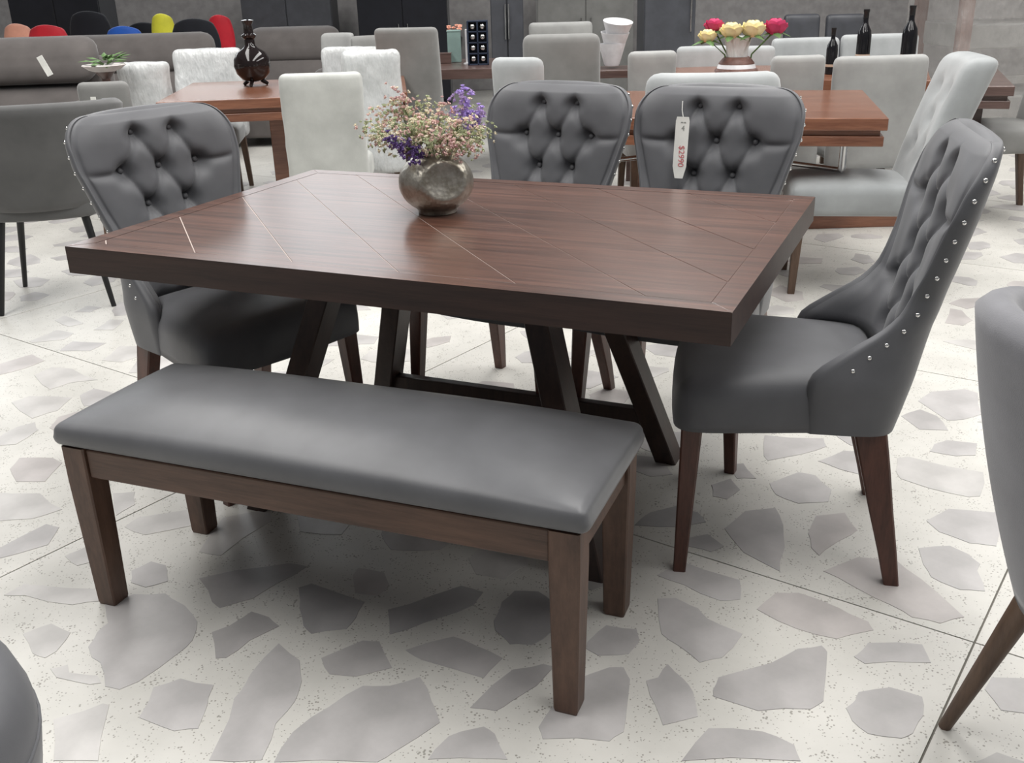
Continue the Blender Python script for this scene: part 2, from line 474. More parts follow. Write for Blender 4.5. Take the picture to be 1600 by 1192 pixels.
STONE_PX = [
 (1, zc(0, 880, S4, [(650, 250), (830, 190), (1030, 185), (1150, 260), (1230, 360), (1200, 480), (1060, 600), (860, 740), (740, 790), (650, 770), (620, 620), (570, 590), (545, 520), (600, 430), (670, 370)])),
 (1, zc(0, 880, S4, [(950, 770), (1120, 715), (1330, 755), (1290, 880), (1230, 1030), (1080, 1045), (860, 960)])),
 (4, zc(0, 880, S4, [(140, 440), (320, 375), (440, 430), (350, 550), (280, 590), (200, 560)])),
 (4, zc(0, 880, S4, [(330, 970), (640, 870), (680, 880), (630, 1080), (610, 1230), (330, 1230)])),
 (4, zc(0, 880, S4, [(20, 200), (150, 130), (590, 160), (640, 235), (450, 260), (150, 200)])),
 (4, zc(0, 880, S4, [(310, 655), (420, 630), (430, 680), (605, 700), (630, 745), (560, 755), (350, 710)])),
 (0, zc(300, 880, S4, [(40, 95), (270, 45), (600, 0), (720, 20), (540, 120), (380, 220), (170, 280), (120, 240)])),
 (0, zc(300, 880, S4, [(120, 430), (230, 390), (370, 300), (480, 335), (545, 390), (360, 480), (210, 590), (145, 595)])),
 (1, zc(300, 880, S4, [(540, 495), (670, 600), (685, 730), (640, 860), (520, 1000), (430, 1230), (100, 1230), (260, 840), (330, 750), (400, 640)])),
 (3, zc(300, 880, S4, [(660, 150), (740, 125), (1075, 240), (1020, 340), (960, 410), (740, 440), (690, 390), (665, 280)])),
 (0, zc(300, 880, S4, [(800, 590), (1060, 480), (1165, 485), (1245, 650), (1020, 705), (850, 690)])),
 (1, zc(300, 880, S4, [(1060, 760), (1230, 760), (1420, 705), (1490, 850), (1545, 990), (1250, 1180), (1150, 1240), (500, 1240), (620, 1050), (850, 890)])),
 (3, zc(600, 880, S4, [(20, 290), (300, 200), (480, 140), (620, 180), (560, 260), (250, 370), (30, 445)])),
 (0, zc(600, 880, S4, [(130, 540), (430, 455), (590, 520), (740, 590), (620, 715), (440, 660), (230, 600)])),
 (0, zc(600, 880, S4, [(530, 900), (800, 660), (990, 625), (1060, 640), (950, 760), (790, 860), (690, 920)])),
 (3, zc(600, 880, S4, [(810, 170), (960, 175), (1060, 250), (1080, 400), (920, 510), (780, 505), (690, 420), (680, 360), (730, 240)])),
 (1, zc(600, 880, S4, [(1200, 720), (1400, 645), (1490, 645), (1530, 720), (1510, 900), (1490, 1050), (1400, 1110), (980, 1095), (955, 1020), (1050, 880)])),
 (1, zc(600, 880, S4, [(1260, 490), (1380, 385), (1570, 410), (1589, 480), (1520, 565), (1330, 575), (1250, 530)])),
 (1, zc(600, 880, S4, [(270, 1220), (400, 1075), (620, 1015), (690, 1060), (770, 1220)])),
 (1, zc(950, 680, S4, [(970, 0), (1340, 20), (1360, 70), (1200, 120), (990, 160), (965, 130)])),
 (1, zc(950, 680, S4, [(1000, 300), (1180, 230), (1290, 250), (1390, 340), (1370, 415), (1180, 425), (1040, 370)])),
 (0, zc(950, 680, S4, [(720, 580), (850, 470), (1040, 450), (1090, 560), (1100, 700), (1070, 850), (840, 730)])),
 (2, zc(950, 680, S4, [(1240, 610), (1290, 500), (1470, 480), (1550, 590), (1430, 660), (1310, 750), (1260, 700)])),
 (0, zc(950, 680, S4, [(490, 640), (620, 615), (720, 690), (640, 725), (500, 690)])),
 (1, zc(950, 680, S4, [(300, 870), (480, 790), (820, 900), (825, 1020), (700, 1030), (470, 930)])),
 (0, zc(950, 680, S4, [(640, 310), (760, 270), (820, 340), (740, 400), (650, 380)])),
 (0, zc(950, 680, S4, [(720, 180), (840, 175), (920, 270), (800, 270)])),
 (3, zc(950, 680, S4, [(160, 560), (260, 480), (420, 440), (560, 480), (610, 540), (440, 570)])),
 (1, zc(950, 880, S4, [(305, 220), (420, 215), (560, 280), (620, 345), (840, 440), (710, 590), (570, 620), (430, 510), (330, 440)])),
 (2, [(1181, 952), (1212, 926), (1247, 926), (1313, 951), (1358, 972), (1366, 985), (1308, 999), (1245, 983)]),
 (0, zc(950, 880, S4, [(645, 790), (680, 710), (1010, 620), (1180, 530), (1330, 510), (1365, 550), (1340, 860), (1260, 910), (930, 920), (650, 830)])),
 (1, zc(950, 880, S4, [(235, 730), (310, 710), (370, 625), (470, 720), (530, 800), (560, 955), (340, 1010), (290, 880)])),
 (0, zc(950, 880, S4, [(450, 1230), (620, 1025), (960, 1045), (1160, 1130), (1200, 1230)])),
 (1, zc(1200, 880, S4, [(560, 560), (620, 495), (960, 505), (1015, 620), (600, 625), (530, 580)])),
 (1, zc(1200, 880, S4, [(560, 800), (760, 770), (960, 830), (965, 950), (900, 1060), (830, 1090), (620, 1060), (520, 980), (480, 900), (540, 850)])),
 (2, [(1285, 892), (1340, 870), (1400, 875), (1440, 905), (1508, 965), (1470, 975), (1425, 965), (1390, 945), (1330, 915)]),
 (1, zc(1200, 640, S4, [(930, 860), (1130, 845), (1250, 900), (1320, 960), (1300, 1000), (1350, 1130), (1190, 1120), (1010, 1040), (960, 960)])),
 (1, zc(1200, 640, S4, [(980, 690), (1120, 615), (1420, 640), (1420, 850), (1250, 830), (1060, 760)])),
 (4, zc(1200, 640, S4, [(800, 300), (860, 290), (1100, 350), (1340, 390), (1320, 540), (1250, 545), (1000, 490), (820, 430), (790, 380)])),
 (1, zc(1200, 640, S4, [(310, 320), (470, 255), (570, 260), (600, 410), (440, 370)])),
 (1, zc(1200, 640, S4, [(1030, 215), (1110, 190), (1300, 210), (1290, 285), (1170, 290), (1000, 260)])),
 (1, zc(1350, 440, 250 / 1192, [(400, 890), (500, 820), (750, 800), (850, 830), (880, 990), (740, 1030), (620, 1035)])),
 (2, zc(1350, 440, 250 / 1192, [(640, 200), (730, 215), (810, 290), (740, 330), (600, 310)])),
 (4, zc(0, 400, S4, [(180, 530), (350, 460), (460, 480), (400, 520), (200, 540)])),
 (1, zc(0, 400, S4, [(370, 590), (450, 530), (660, 540), (560, 590)])),
 (4, zc(0, 400, S4, [(630, 650), (740, 560), (930, 560), (900, 610), (760, 660)])),
 (2, zc(0, 400, S4, [(-60, 690), (200, 610), (280, 650), (150, 700), (-60, 750)])),
 (4, zc(0, 400, S4, [(210, 740), (320, 690), (450, 700), (610, 770), (430, 790), (310, 830)])),
 (4, zc(0, 400, S4, [(70, 910), (180, 870), (450, 880), (360, 960), (200, 1010)])),
 (4, zc(0, 400, S4, [(110, 1060), (220, 1030), (240, 1080), (100, 1170), (-30, 1180), (-30, 1140)])),
 (4, zc(0, 400, S4, [(580, 460), (680, 395), (770, 400), (700, 460)])),
 (4, zc(0, 400, S4, [(340, 400), (400, 370), (520, 420), (430, 440)])),
 (1, zc(0, 400, S4, [(460, 350), (540, 310), (630, 320), (560, 350)])),
 (2, zc(0, 650, S4, [(60, 330), (120, 260), (330, 260), (390, 290), (280, 410), (100, 410)])),
 (4, zc(0, 650, S4, [(-60, 660), (-60, 470), (250, 480), (390, 580), (200, 640)])),
 (1, zc(0, 650, S4, [(-60, 850), (290, 670), (370, 690), (300, 800), (-60, 900)])),
 (4, zc(0, 650, S4, [(770, 690), (860, 630), (1180, 580), (1200, 680), (900, 740)])),
 (4, zc(0, 650, S4, [(700, 480), (840, 470), (840, 550), (720, 620)])),
 (4, zc(0, 650, S4, [(400, 870), (540, 810), (590, 900), (480, 930)])),
]
stones = []     # (centre, half size, polygon, material index)
def add_stone(poly, mi):
    c = sum(poly, Vector()) / len(poly)
    rad = max((p - c).length for p in poly)
    stones.append((c, rad, poly, mi))
for mi, px in STONE_PX:
    add_stone([atz(x, y) for x, y in px], mi)
n_traced = len(stones)
rs = random.Random(5)
def inside(pt, poly):
    r = False
    for i in range(len(poly)):
        a, b = poly[i], poly[i - 1]
        if (a.y > pt.y) != (b.y > pt.y) and pt.x < (b.x - a.x) * (pt.y - a.y) / (b.y - a.y) + a.x:
            r = not r
    return r
gy = 0.62
while gy < 8.0:
    gx = -0.62 * gy - 1.0
    while gx < 0.62 * gy + 1.0:
        x, y = gx + rs.uniform(-0.07, 0.07), gy + rs.uniform(-0.07, 0.07)
        gx += 0.275
        rad = rs.uniform(0.09, 0.155)
        c = Vector((x, y, 0))
        sq, ang, n = rs.uniform(0.55, 0.85), rs.uniform(0, PI), rs.choice((5, 6, 7))
        poly = []
        for k in range(n):
            t = 2 * PI * (k + rs.uniform(-0.3, 0.3)) / n
            rr = rad * rs.uniform(0.82, 1.12)
            ax, ay = rr * math.cos(t), rr * math.sin(t) * sq
            poly.append(Vector((x + ax * math.cos(ang) - ay * math.sin(ang), y + ax * math.sin(ang) + ay * math.cos(ang), 0)))
        bad = False
        def clash(poly):
            for cc, rr, pp, _ in stones:
                if (cc - c).length < rr + rad * 1.15 + 0.02:
                    mid = [(pp[i - 1] + pp[i]) / 2 for i in range(len(pp))]
                    mid2 = [(poly[i - 1] + poly[i]) / 2 for i in range(len(poly))]
                    if any((a - b).length < 0.022 for a in poly + mid2 for b in pp + mid) or inside(c, pp) or any(inside(a, pp) for a in poly + mid2) or any(inside(a, poly) for a in pp + mid):
                        return True
            return False
        for tr in range(4):
            bad = clash(poly)
            if not bad: break
            poly = [c + (a - c) * 0.8 for a in poly]
        if bad or max((a - c).length for a in poly) < 0.05: continue
        # keep clear of slab joints
        for a in poly:
            fp, fr = (a.dot(FV) - P0) / PS, (a.dot(FU) - R0) / RS
            cp, cr = (c.dot(FV) - P0) / PS, (c.dot(FU) - R0) / RS
            if math.floor(fp) != math.floor(cp) or math.floor(fr) != math.floor(cr):
                bad = True
        if bad: continue
        stones.append((c, rad, poly, rs.choice((0, 1, 1, 4, 4, 2, 1))))
    gy += 0.25
order = list(range(n_traced)) + sorted(range(n_traced, len(stones)), key=lambda i: stones[i][0].length)
def stone_vf(poly, c, z0=-0.006, h=0.0012):
    q = []
    for i in range(len(poly)):
        a, b = poly[i - 1], poly[i]
        e = b - a
        q += [a, a + e * rs.uniform(0.35, 0.65) + Vector((-e.y, e.x, 0)) * rs.uniform(-0.05, 0.05)]
    area = sum(q[i - 1].x * q[i].y - q[i].x * q[i - 1].y for i in range(len(q)))
    if area < 0: q.reverse()
    n = len(q)
    V = [Vector((p.x - c.x, p.y - c.y, z0)) for p in q]
    m = sum(q, Vector()) / n - c
    V += [Vector(((p.x - c.x - m.x) * 0.985 + m.x, (p.y - c.y - m.y) * 0.985 + m.y, h)) for p in q]
    F = [(i, (i + 1) % n, n + (i + 1) % n, n + i) for i in range(n)] + [tuple(range(n, 2 * n))]
    return V, F
rest = []
for k, i in enumerate(order):
    c, rad, poly, mi = stones[i]
    if k < 300:
        v, f = stone_vf(poly, c)
        link('floor_stone', mesh('floor_stone', v, f, STONES[mi], False), floor, (c.x, c.y, 0))
    else:
        rest.append(stone_vf(poly, Vector((0, 0, 0))))
if rest:
    o = link('distant_floor_stones', mesh('distant_floor_stones', *join(*rest), STONES[1], False), floor)
    tag(o, kind='stuff')

# hall walls far behind the furniture, with unseen glowing windows added at the back left to pale the tabletop
for nm, c, sz in (('wall_back', (0, 13.6, 2.6), (19, 0.2, 5.2)), ('wall_left', (-9.1, 6.5, 2.6), (0.2, 14, 5.2)), ('wall_right', (9.1, 6.5, 2.6), (0.2, 14, 5.2))):
    o = link(nm, mesh(nm, *box((0, 0, 0), sz, 0.01), M['wall'], False), None, c)
    tag(o, kind='structure')
mw = bpy.data.materials.new('added_daylight_pane')
mw.use_nodes = True
_nt = mw.node_tree
_nt.nodes.remove(_nt.nodes['Principled BSDF'])
_em = _nt.nodes.new('ShaderNodeEmission')
_em.inputs[0].default_value = (0.93, 0.97, 1.0, 1)
_em.inputs[1].default_value = ADDED_WINDOW
_nt.links.new(_em.outputs[0], _nt.nodes['Material Output'].inputs[0])
for k in range(4):
    x = -7.9 + 1.9 * k
    wn = link('window_%d' % (k + 1), mesh('window_frame', *join(box((0, 0, 1.02), (1.8, 0.08, 0.06)), box((0, 0, -1.02), (1.8, 0.08, 0.06)), box((-0.87, 0, 0), (0.06, 0.08, 2.04)), box((0.87, 0, 0), (0.06, 0.08, 2.04)), box((0, 0, 0), (0.04, 0.06, 2.0))), M['cabinet'], False), None, (x, 13.44, 3.6))
    tag(wn, kind='structure')
    for sx in (-1, 1):
        link('added_pane', mesh('added_pane', *box((sx * 0.43, 0.02, 0), (0.82, 0.01, 1.98), 0.001), mw, False), wn)

# ------------------------------------------------------------------ dining table
TX, TY, TA = -0.11984, 2.60729, -0.418225
TW, TD, TT, TH = 1.649, 1.0916, 0.0677, 0.765
def tl(x, y, z=0.0):
    return Vector((TX + math.cos(TA) * x - math.sin(TA) * y, TY + math.sin(TA) * x + math.cos(TA) * y, z))
table = thing('dining_table', 'espresso wood dining table with diagonal plank top and splayed legs', 'table', (TX, TY, 0), TA)
hx, hy, bw = TW / 2, TD / 2, 0.050
def flat_prism(poly, z0, z1, ch=0.0015):
    n = len(poly)
    cx, cy = sum(p[0] for p in poly) / n, sum(p[1] for p in poly) / n
    def ins(p, e):
        d = Vector((cx - p[0], cy - p[1]))
        d = d.normalized() * e
        return p[0] + d.x, p[1] + d.y
    V = [Vector((p[0], p[1], z0)) for p in poly] + [Vector((p[0], p[1], z1 - ch)) for p in poly] + [Vector((*ins(p, ch * 1.5), z1)) for p in poly]
    F = [tuple(reversed(range(n)))]
    for k in (0, n):
        F += [(k + i, k + (i + 1) % n, k + n + (i + 1) % n, k + n + i) for i in range(n)]
    F.append(tuple(range(2 * n, 3 * n)))
    return V, F
part('core_board', box((0, 0, TH - 0.034), (TW - 0.03, TD - 0.03, 0.0652), 0.001), 'grooveglint', table, False)
ix, iy = hx - bw, hy - bw
g = 0.0003
for poly in ([(-hx, -hy), (hx, -hy), (ix - g, -iy - g), (-ix + g, -iy - g)], [(hx, -hy), (hx, hy), (ix + g, iy - g), (ix + g, -iy + g)],
             [(hx, hy), (-hx, hy), (-ix + g, iy + g), (ix - g, iy + g)], [(-hx, hy), (-hx, -hy), (-ix - g, -iy + g), (-ix - g, iy - g)]):
    vf = flat_prism(poly, TH - TT, TH)
    me = part('border_board', vf, 'edge', table, False).data
    me.materials.append(M['top'])
    for p in me.polygons:
        if p.normal.z > 0.5: p.material_index = 1
def clip(poly, a, b, c, keep_less):
    out = []
    for i in range(len(poly)):
        p, q = poly[i - 1], poly[i]
        dp, dq = a * p[0] + b * p[1] - c, a * q[0] + b * q[1] - c
        if not keep_less: dp, dq = -dp, -dq
        if (dp <= 0) != (dq <= 0):
            t = dp / (dp - dq)
            out.append((p[0] + (q[0] - p[0]) * t, p[1] + (q[1] - p[1]) * t))
        if dq <= 0: out.append(q)
    return out
lines = [-1.235 + 0.2765 * i for i in range(11)]
bounds = [-3] + [c for c in lines if abs(c) < ix + iy] + [3]
gg = 0.0014
for c0, c1 in zip(bounds, bounds[1:]):
    poly = [(-ix + 0.0002, -iy + 0.0002), (ix - 0.0002, -iy + 0.0002), (ix - 0.0002, iy - 0.0002), (-ix + 0.0002, iy - 0.0002)]
    poly = clip(poly, 1, 1, c1 - gg, True)
    poly = clip(poly, 1, 1, c0 + gg, False) if poly else poly
    if len(poly) >= 3:
        part('top_plank', flat_prism(poly, TH - 0.014, TH - 0.0003), 'top', table, False)
# under frame and the four splayed legs with stretchers
part('under_frame', join(box((0, 0.20, 0.672), (0.95, 0.06, 0.05)), box((0, -0.20, 0.672), (0.95, 0.06, 0.05)), box((-0.30, 0, 0.672), (0.06, 0.5, 0.05)), box((0.30, 0, 0.672), (0.06, 0.5, 0.05))), 'base', table, False)
for sx in (-1, 1):
    for sy in (-1, 1):
        part('leg', prism((sx * 0.490, sy * 0.335, 0), (sx * 0.285, sy * 0.19, 0.655), (0.062, 0.085), (0.062, 0.085), 0.1), 'base', table, False)
for sy in (-1, 1):
    part('stretcher', box((0, sy * 0.303, 0.14), (0.88, 0.035, 0.05)), 'base', table, False)

# ------------------------------------------------------------------ bench
BX, BY, BA = -0.36975, 1.99347, -0.381211
bench = thing('dining_bench', 'long charcoal upholstered bench with walnut legs in front of the table', 'bench', (BX, BY, 0), BA)
def bench_fn(u, p):
    e = max(0, 1 - abs(u.x) ** 4) * max(0, 1 - abs(u.y) ** 2.6)
    z = p.z + (0.050 * e if u.z > 0 else 0)
    return Vector((p.x * (1 - 0.006 * (1 if u.z > 0 else 0)), p.y, z))
part('seat_cushion', rbox(1.245, 0.425, 0.052, 0.022, (30, 14, 1), bench_fn, (0, 0, 0.440)), 'vinyl', bench)
bw2, bd2 = 1.1405 / 2, 0.3473 / 2
for sx in (-1, 1):
    for sy in (-1, 1):
        part('leg', prism((sx * bw2, sy * bd2, 0.0), (sx * bw2 * 1.003, sy * bd2, 0.414), (0.046, 0.046), (0.062, 0.062), 0.12, mid=[((sx * bw2, sy * bd2, 0.008), (0.050, 0.050)), ((sx * bw2 * 1.003, sy * bd2, 0.33), (0.062, 0.062))]), 'benchleg', bench, False)
for sy in (-1, 1):
    part('apron_rail', box((0, sy * (bd2 + 0.012), 0.377), (2 * bw2 - 0.058, 0.022, 0.070)), 'bench', bench, False)
for sx in (-1, 1):
    part('apron_rail', box((sx * (bw2 + 0.012), 0, 0.377), (0.022, 2 * bd2 - 0.058, 0.070)), 'bench', bench, False)

# ------------------------------------------------------------------ tufted wing-back chair
YB = [(0.377, -0.222), (0.517, -0.262), (0.692, -0.303), (0.841, -0.334), (1.0, -0.362), (1.03, -0.368)]
YF = [(0.377, -0.030), (0.505, -0.030), (0.525, -0.040), (0.57, -0.10), (0.618, -0.170), (0.66, -0.205), (0.76, -0.239), (0.853, -0.260), (0.931, -0.286), (0.988, -0.316), (1.03, -0.345)]
WT = [(0.377, 0.236), (0.5, 0.248), (0.6, 0.230), (0.7, 0.221), (0.8, 0.247), (0.88, 0.268), (1.05, 0.272)]
def wt(z):
    w = smooth_tab(WT, z)
    dz = max(0.0, z - 0.928)
    return w - 0.090 + math.sqrt(max(0.0, 0.090 ** 2 - dz ** 2))
ZB, ZT = 0.377, 1.018
NS = 3.2
def ucurve(s, w, yb, yf, NS=NS):
    t = s * PI / 2
    sx = abs(math.sin(t)) ** (2 / NS) * (1 if s >= 0 else -1)
    cy = abs(math.cos(t)) ** (2 / NS)
    return w * sx, yb + (yf - yb) * (1 - cy)
def sarr(n):
    return [-1 + 2 * i / n for i in range(n + 1)]
def s_even(n, w, yb, yf, ns=3.2):
    # arc-length even parameters
    fine = [-1 + 2 * i / 400 for i in range(401)]
    pts = [Vector(ucurve(s, w, yb, yf, ns)) for s in fine]
    L = [0]
    for a, b in zip(pts, pts[1:]): L.append(L[-1] + (b - a).length)
    out, k = [], 0
    for i in range(n + 1):
        t = L[-1] * i / n
        while k < 399 and L[k + 1] < t: k += 1
        f = (t - L[k]) / max(1e-9, L[k + 1] - L[k])
        out.append((pts[k] + (pts[k + 1] - pts[k]) * f, t - L[-1] / 2))
    return out, L[-1] / 2
TH_BACK = 0.044
RIMW = [(0.50, 0.034), (0.60, 0.028), (0.70, 0.014), (0.85, 0.010)]
def in_params(z):
    w, yb, yf = wt(z), smooth_tab(YB, z), smooth_tab(YF, z)
    return w, yb, yf, w - lerp_tab(RIMW, z), min(yb + TH_BACK, yf + 0.006)
rows = [(0.962, (-0.0625, 0.0625)), (0.858, (-0.124, 0, 0.124)), (0.756, (-0.0625, 0.0625)), (0.655, (-0.124, 0, 0.124)), (0.558, (-0.0625, 0.0625))]
btn = [(a, z) for z, r in rows for a in r]
segs = []
for (z0, r0), (z1, r1) in zip(rows, rows[1:]):
    for a in r0:
        for b in r1:
            if abs(a - b) < 0.09: segs.append((a, z0, b, z1))
for z, r in rows:
    if len(r) == 3:
        for a in (r[0], r[-1]): segs.append((a, z, a + math.copysign(0.22, a), z + 0.012))
for a in rows[0][1]: segs.append((a, rows[0][0], a * 1.03, 1.0))
def puff(a, z):
    db = min(math.hypot(a - x, z - y) for x, y in btn)
    ds = 9
    for x0, y0, x1, y1 in segs:
        dx, dy = x1 - x0, y1 - y0
        t = max(0, min(1, ((a - x0) * dx + (z - y0) * dy) / (dx * dx + dy * dy)))
        ds = min(ds, math.hypot(a - x0 - t * dx, z - y0 - t * dy))
    return -(0.011 * math.exp(-(ds / 0.010) ** 1.4) + 0.036 * math.exp(-(db / 0.027) ** 2))
def make_chair():
    root = thing('tufted_dining_chair', 'x', 'chair', (0, 0, 0), 0, 'charcoal tufted chairs around the dining table')
    # inner tufted cushion
    na, nz = 92, 104
    V, F = [], []
    for j in range(nz + 1):
        z = 0.48 + (ZT - 0.48) * math.sin(j / nz * PI / 2) ** 0.9
        w, yb, yf, wi, ybi = in_params(z)
        pts, half = s_even(na, wi, ybi, yf)
        for i, (p, a) in enumerate(pts):
            q0, q1 = pts[max(0, i - 1)][0], pts[min(na, i + 1)][0]
            t = (q1 - q0).normalized()
            nrm = Vector((-t.y, t.x))            # towards the sitter
            x1 = max(0.0, min(1, (half - abs(a)) / 0.075))
            x2 = max(0.0, min(1, (ZT - z) / 0.075))
            x3 = max(0.0, min(1, (z - 0.478) / 0.05))
            pil = math.sqrt(1 - (1 - x1) ** 2) * math.sqrt(1 - (1 - x2) ** 2) * x3
            h = 0.030 * pil + puff(a, z) * (x1 * x1 * (3 - 2 * x1)) ** 0.5 * (x2 * x2 * (3 - 2 * x2)) * x3
            V.append(Vector((p.x + nrm.x * h, p.y + nrm.y * h, z - 0.25 * h)))
    for j in range(nz):
        for i in range(na):
            b = j * (na + 1) + i
            F.append((b, b + 1, b + na + 2, b + na + 1))
    part('tufted_cushion', (V, [tuple(reversed(f)) for f in F]), 'velvet', root, True, 180)
    # outer shell with rolled rim
    na, nz = 48, 56
    V, F = [], []
    for j in range(nz + 1):
        z = ZB + (ZT - ZB) * math.sin(j / nz * PI / 2)
        w, yb, yf, wi, ybi = in_params(z)
        po, _ = s_even(na, w, yb, yf, lerp_tab([(0.40, 6.0), (0.62, 3.2)], z))
        for p, a in po: V.append(Vector((p.x, p.y, z)))
    for j in range(nz):
        for i in range(na):
            b = j * (na + 1) + i
            F.append((b, b + 1, b + na + 2, b + na + 1))
    rim = []
    for side in (0, 1):
        for j in range(nz + 1):
            z = ZB + (ZT - ZB) * math.sin(j / nz * PI / 2)
            w, yb, yf, wi, ybi = in_params(z)
            sg = -1 if side == 0 else 1
            row = []
            for k in range(1, 6):
                t = k / 6
                x = w + (wi - w) * t
                row.append(Vector((sg * x, yf + 0.45 * (w - wi) * math.sin(t * PI), z)))
            row.append(Vector((sg * wi, yf, z)))
            rim.append((side, j, row))
    base = len(V)
    for side, j, row in rim: V += row
    for side in (0, 1):
        for j in range(nz):
            o0 = j * (na + 1) + (0 if side == 0 else na)
            o1 = (j + 1) * (na + 1) + (0 if side == 0 else na)
            r0 = base + (side * (nz + 1) + j) * 6
            r1 = r0 + 6
            A = [o0] + [r0 + k for k in range(6)]
            B = [o1] + [r1 + k for k in range(6)]
            for k in range(6):
                f = (A[k], A[k + 1], B[k + 1], B[k])
                F.append(f if side == 1 else tuple(reversed(f)))
    # top roll
    w, yb, yf, wi, ybi = in_params(ZT)
    po, _ = s_even(na, w, yb, yf)
    pi_, _ = s_even(na, wi, ybi, yf)
    base = len(V)
    for i in range(na + 1):
        for k in range(1, 6):
            t = k / 5
            a, b = po[i][0], pi_[i][0]
            p = a + (b - a) * t
            V.append(Vector((p.x, p.y, ZT + 0.010 * math.sin(t * PI) * (1 - abs(2 * i / na - 1) ** 3))))
    for i in range(na):
        A = [nz * (na + 1) + i] + [base + i * 5 + k for k in range(5)]
        B = [nz * (na + 1) + i + 1] + [base + (i + 1) * 5 + k for k in range(5)]
        for k in range(5): F.append((A[k], B[k], B[k + 1], A[k + 1]))
    # inside skirt behind the seat
    part('outer_shell', (V, F), 'velvet', root, True, 180)
    # inner lining of the arms below the tufting
    V, F = [], []
    na, nz = 30, 6
    for j in range(nz + 1):
        z = ZB + (0.502 - ZB) * j / nz
        w, yb, yf, wi, ybi = in_params(z)
        for p, a in s_even(na, wi, ybi, yf)[0]: V.append(Vector((p.x, p.y, z)))
    for j in range(nz):
        for i in range(na):
            b = j * (na + 1) + i
            F.append((b + 1, b, b + na + 1, b + na + 2))
    part('arm_lining', (V, F), 'velvet', root, True, 180)
    # seat
    def seat_fn(u, p):
        t = (u.y + 1) / 2
        w = 0.205 + 0.060 * min(1, t * 1.25)
        crown = 0.022 * max(0, 1 - u.x ** 4) * max(0, 1 - u.y ** 4) if u.z > 0 else 0
        bulge = 1 + 0.02 * max(0, 1 - (u.z) ** 2)
        return Vector((p.x / 0.26 * w * bulge, p.y + (0.008 * (1 - u.z ** 2) if u.y > 0.5 else 0) - (0.02 * u.x * u.x if u.y > 0.6 else 0), max(p.z + crown, -0.025)))
    part('seat', rbox(0.52, 0.475, 0.190, 0.042, (16, 14, 4), seat_fn, (0, 0.045, 0.404), 4), 'velvet', root, True, 180)
    # legs
    for sx in (-1, 1):
        part('leg', prism((sx * 0.248, 0.248, 0), (sx * 0.226, 0.232, 0.40), (0.030, 0.030), (0.050, 0.050), 0.2), 'chairleg', root, False)
        part('leg', prism((sx * 0.226, -0.244, 0), (sx * 0.193, -0.158, 0.40), (0.032, 0.034), (0.044, 0.074), 0.2,
                          mid=[((sx * 0.220, -0.228, 0.08), (0.036, 0.042)), ((sx * 0.210, -0.203, 0.19), (0.040, 0.054)), ((sx * 0.200, -0.180, 0.30), (0.043, 0.066))]), 'chairleg', root, False)
    # buttons
    bme = mesh('tuft_button', *lathe([(0.0005, 0.006), (0.006, 0.005), (0.009, 0.002), (0.0095, -0.002)], 10), M['velvet'])
    for a, z in btn:
        w, yb, yf, wi, ybi = in_params(z)
        y = ybi + (yf - ybi) * (1 - max(0.0, 1 - (abs(a) / wi) ** NS) ** (1 / NS))
        h = -0.012
        o = link('tuft_button', bme, root, (a, y + h + 0.004, z))
        o.rotation_euler = (-PI / 2 + 0.2, 0, 0)
    # nailheads along the rim
    nme = mesh('nailhead', *lathe([(0.0055, 0.0), (0.0052, 0.0018), (0.0035, 0.0034), (0.0006, 0.0042)], 8), M['nail'])
    for sg in (-1, 1):
        path = []
        for j in range(400):
            z = 0.535 + (1.0 - 0.535) * j / 399
            w, yb, yf, wi, ybi = in_params(z)
            x, y = ucurve(sg * 0.93, w, yb, yf)
            path.append((Vector((x, y, z)), w, yb, yf, z))
        acc, last = 0.046, path[0][0]
        for p, w, yb, yf, z in path:
            acc += (p - last).length
            last = p
            if acc >= 0.044:
                acc = 0
                x1, y1 = ucurve(sg * 0.96, w, yb, yf)
                x0, y0 = ucurve(sg * 0.90, w, yb, yf)
                t = Vector((x1 - x0, y1 - y0, 0)).normalized()
                nrm = Vector((abs(t.y) * sg, -t.x * sg, 0.05)).normalized()
                o = link('nailhead', nme, root, p - nrm * 0.0006)
                o.rotation_euler = nrm.to_track_quat('Z', 'Y').to_euler()
    w, yb, yf, wi, ybi = in_params(1.006)
    for p, a in s_even(9, w, yb, yf)[0][1:-1]:
        nrm = Vector((p.x * 0.4, -1, 0.35)).normalized()
        o = link('nailhead', nme, root, Vector((p.x, p.y, 1.006)))
        o.rotation_euler = nrm.to_track_quat('Z', 'Y').to_euler()
    return root
chair = make_chair()
def rz_for(fx, fy):   # chair front (+y) towards a direction
    return math.atan2(fy, fx) - PI / 2
chair.location = (0.6912, 2.2953, 0)
chair.rotation_euler = (0, 0, math.radians(167.54) - PI / 2)
chair['label'] = 'charcoal tufted chair at the right end of the dining table, seen from its side'
def table_chair(lx, ly, deg, label, s=1.0):   # position and facing in table coordinates
    p = tl(lx, ly)
    return copy_tree(chair, p, math.radians(deg) + TA - PI / 2, label, s)
c_left = table_chair(-0.742, -0.055, -18, 'charcoal tufted chair at the left end of the dining table, beside the black-legged tub chair', 1.0)
c_mid = table_chair(-0.108, 0.590, 262, 'charcoal tufted chair behind the dining table, nearest the flower vase', 1.0)
c_tag = table_chair(0.450, 0.575, 266, 'charcoal tufted chair behind the dining table with a white price tag on its back', 1.0)

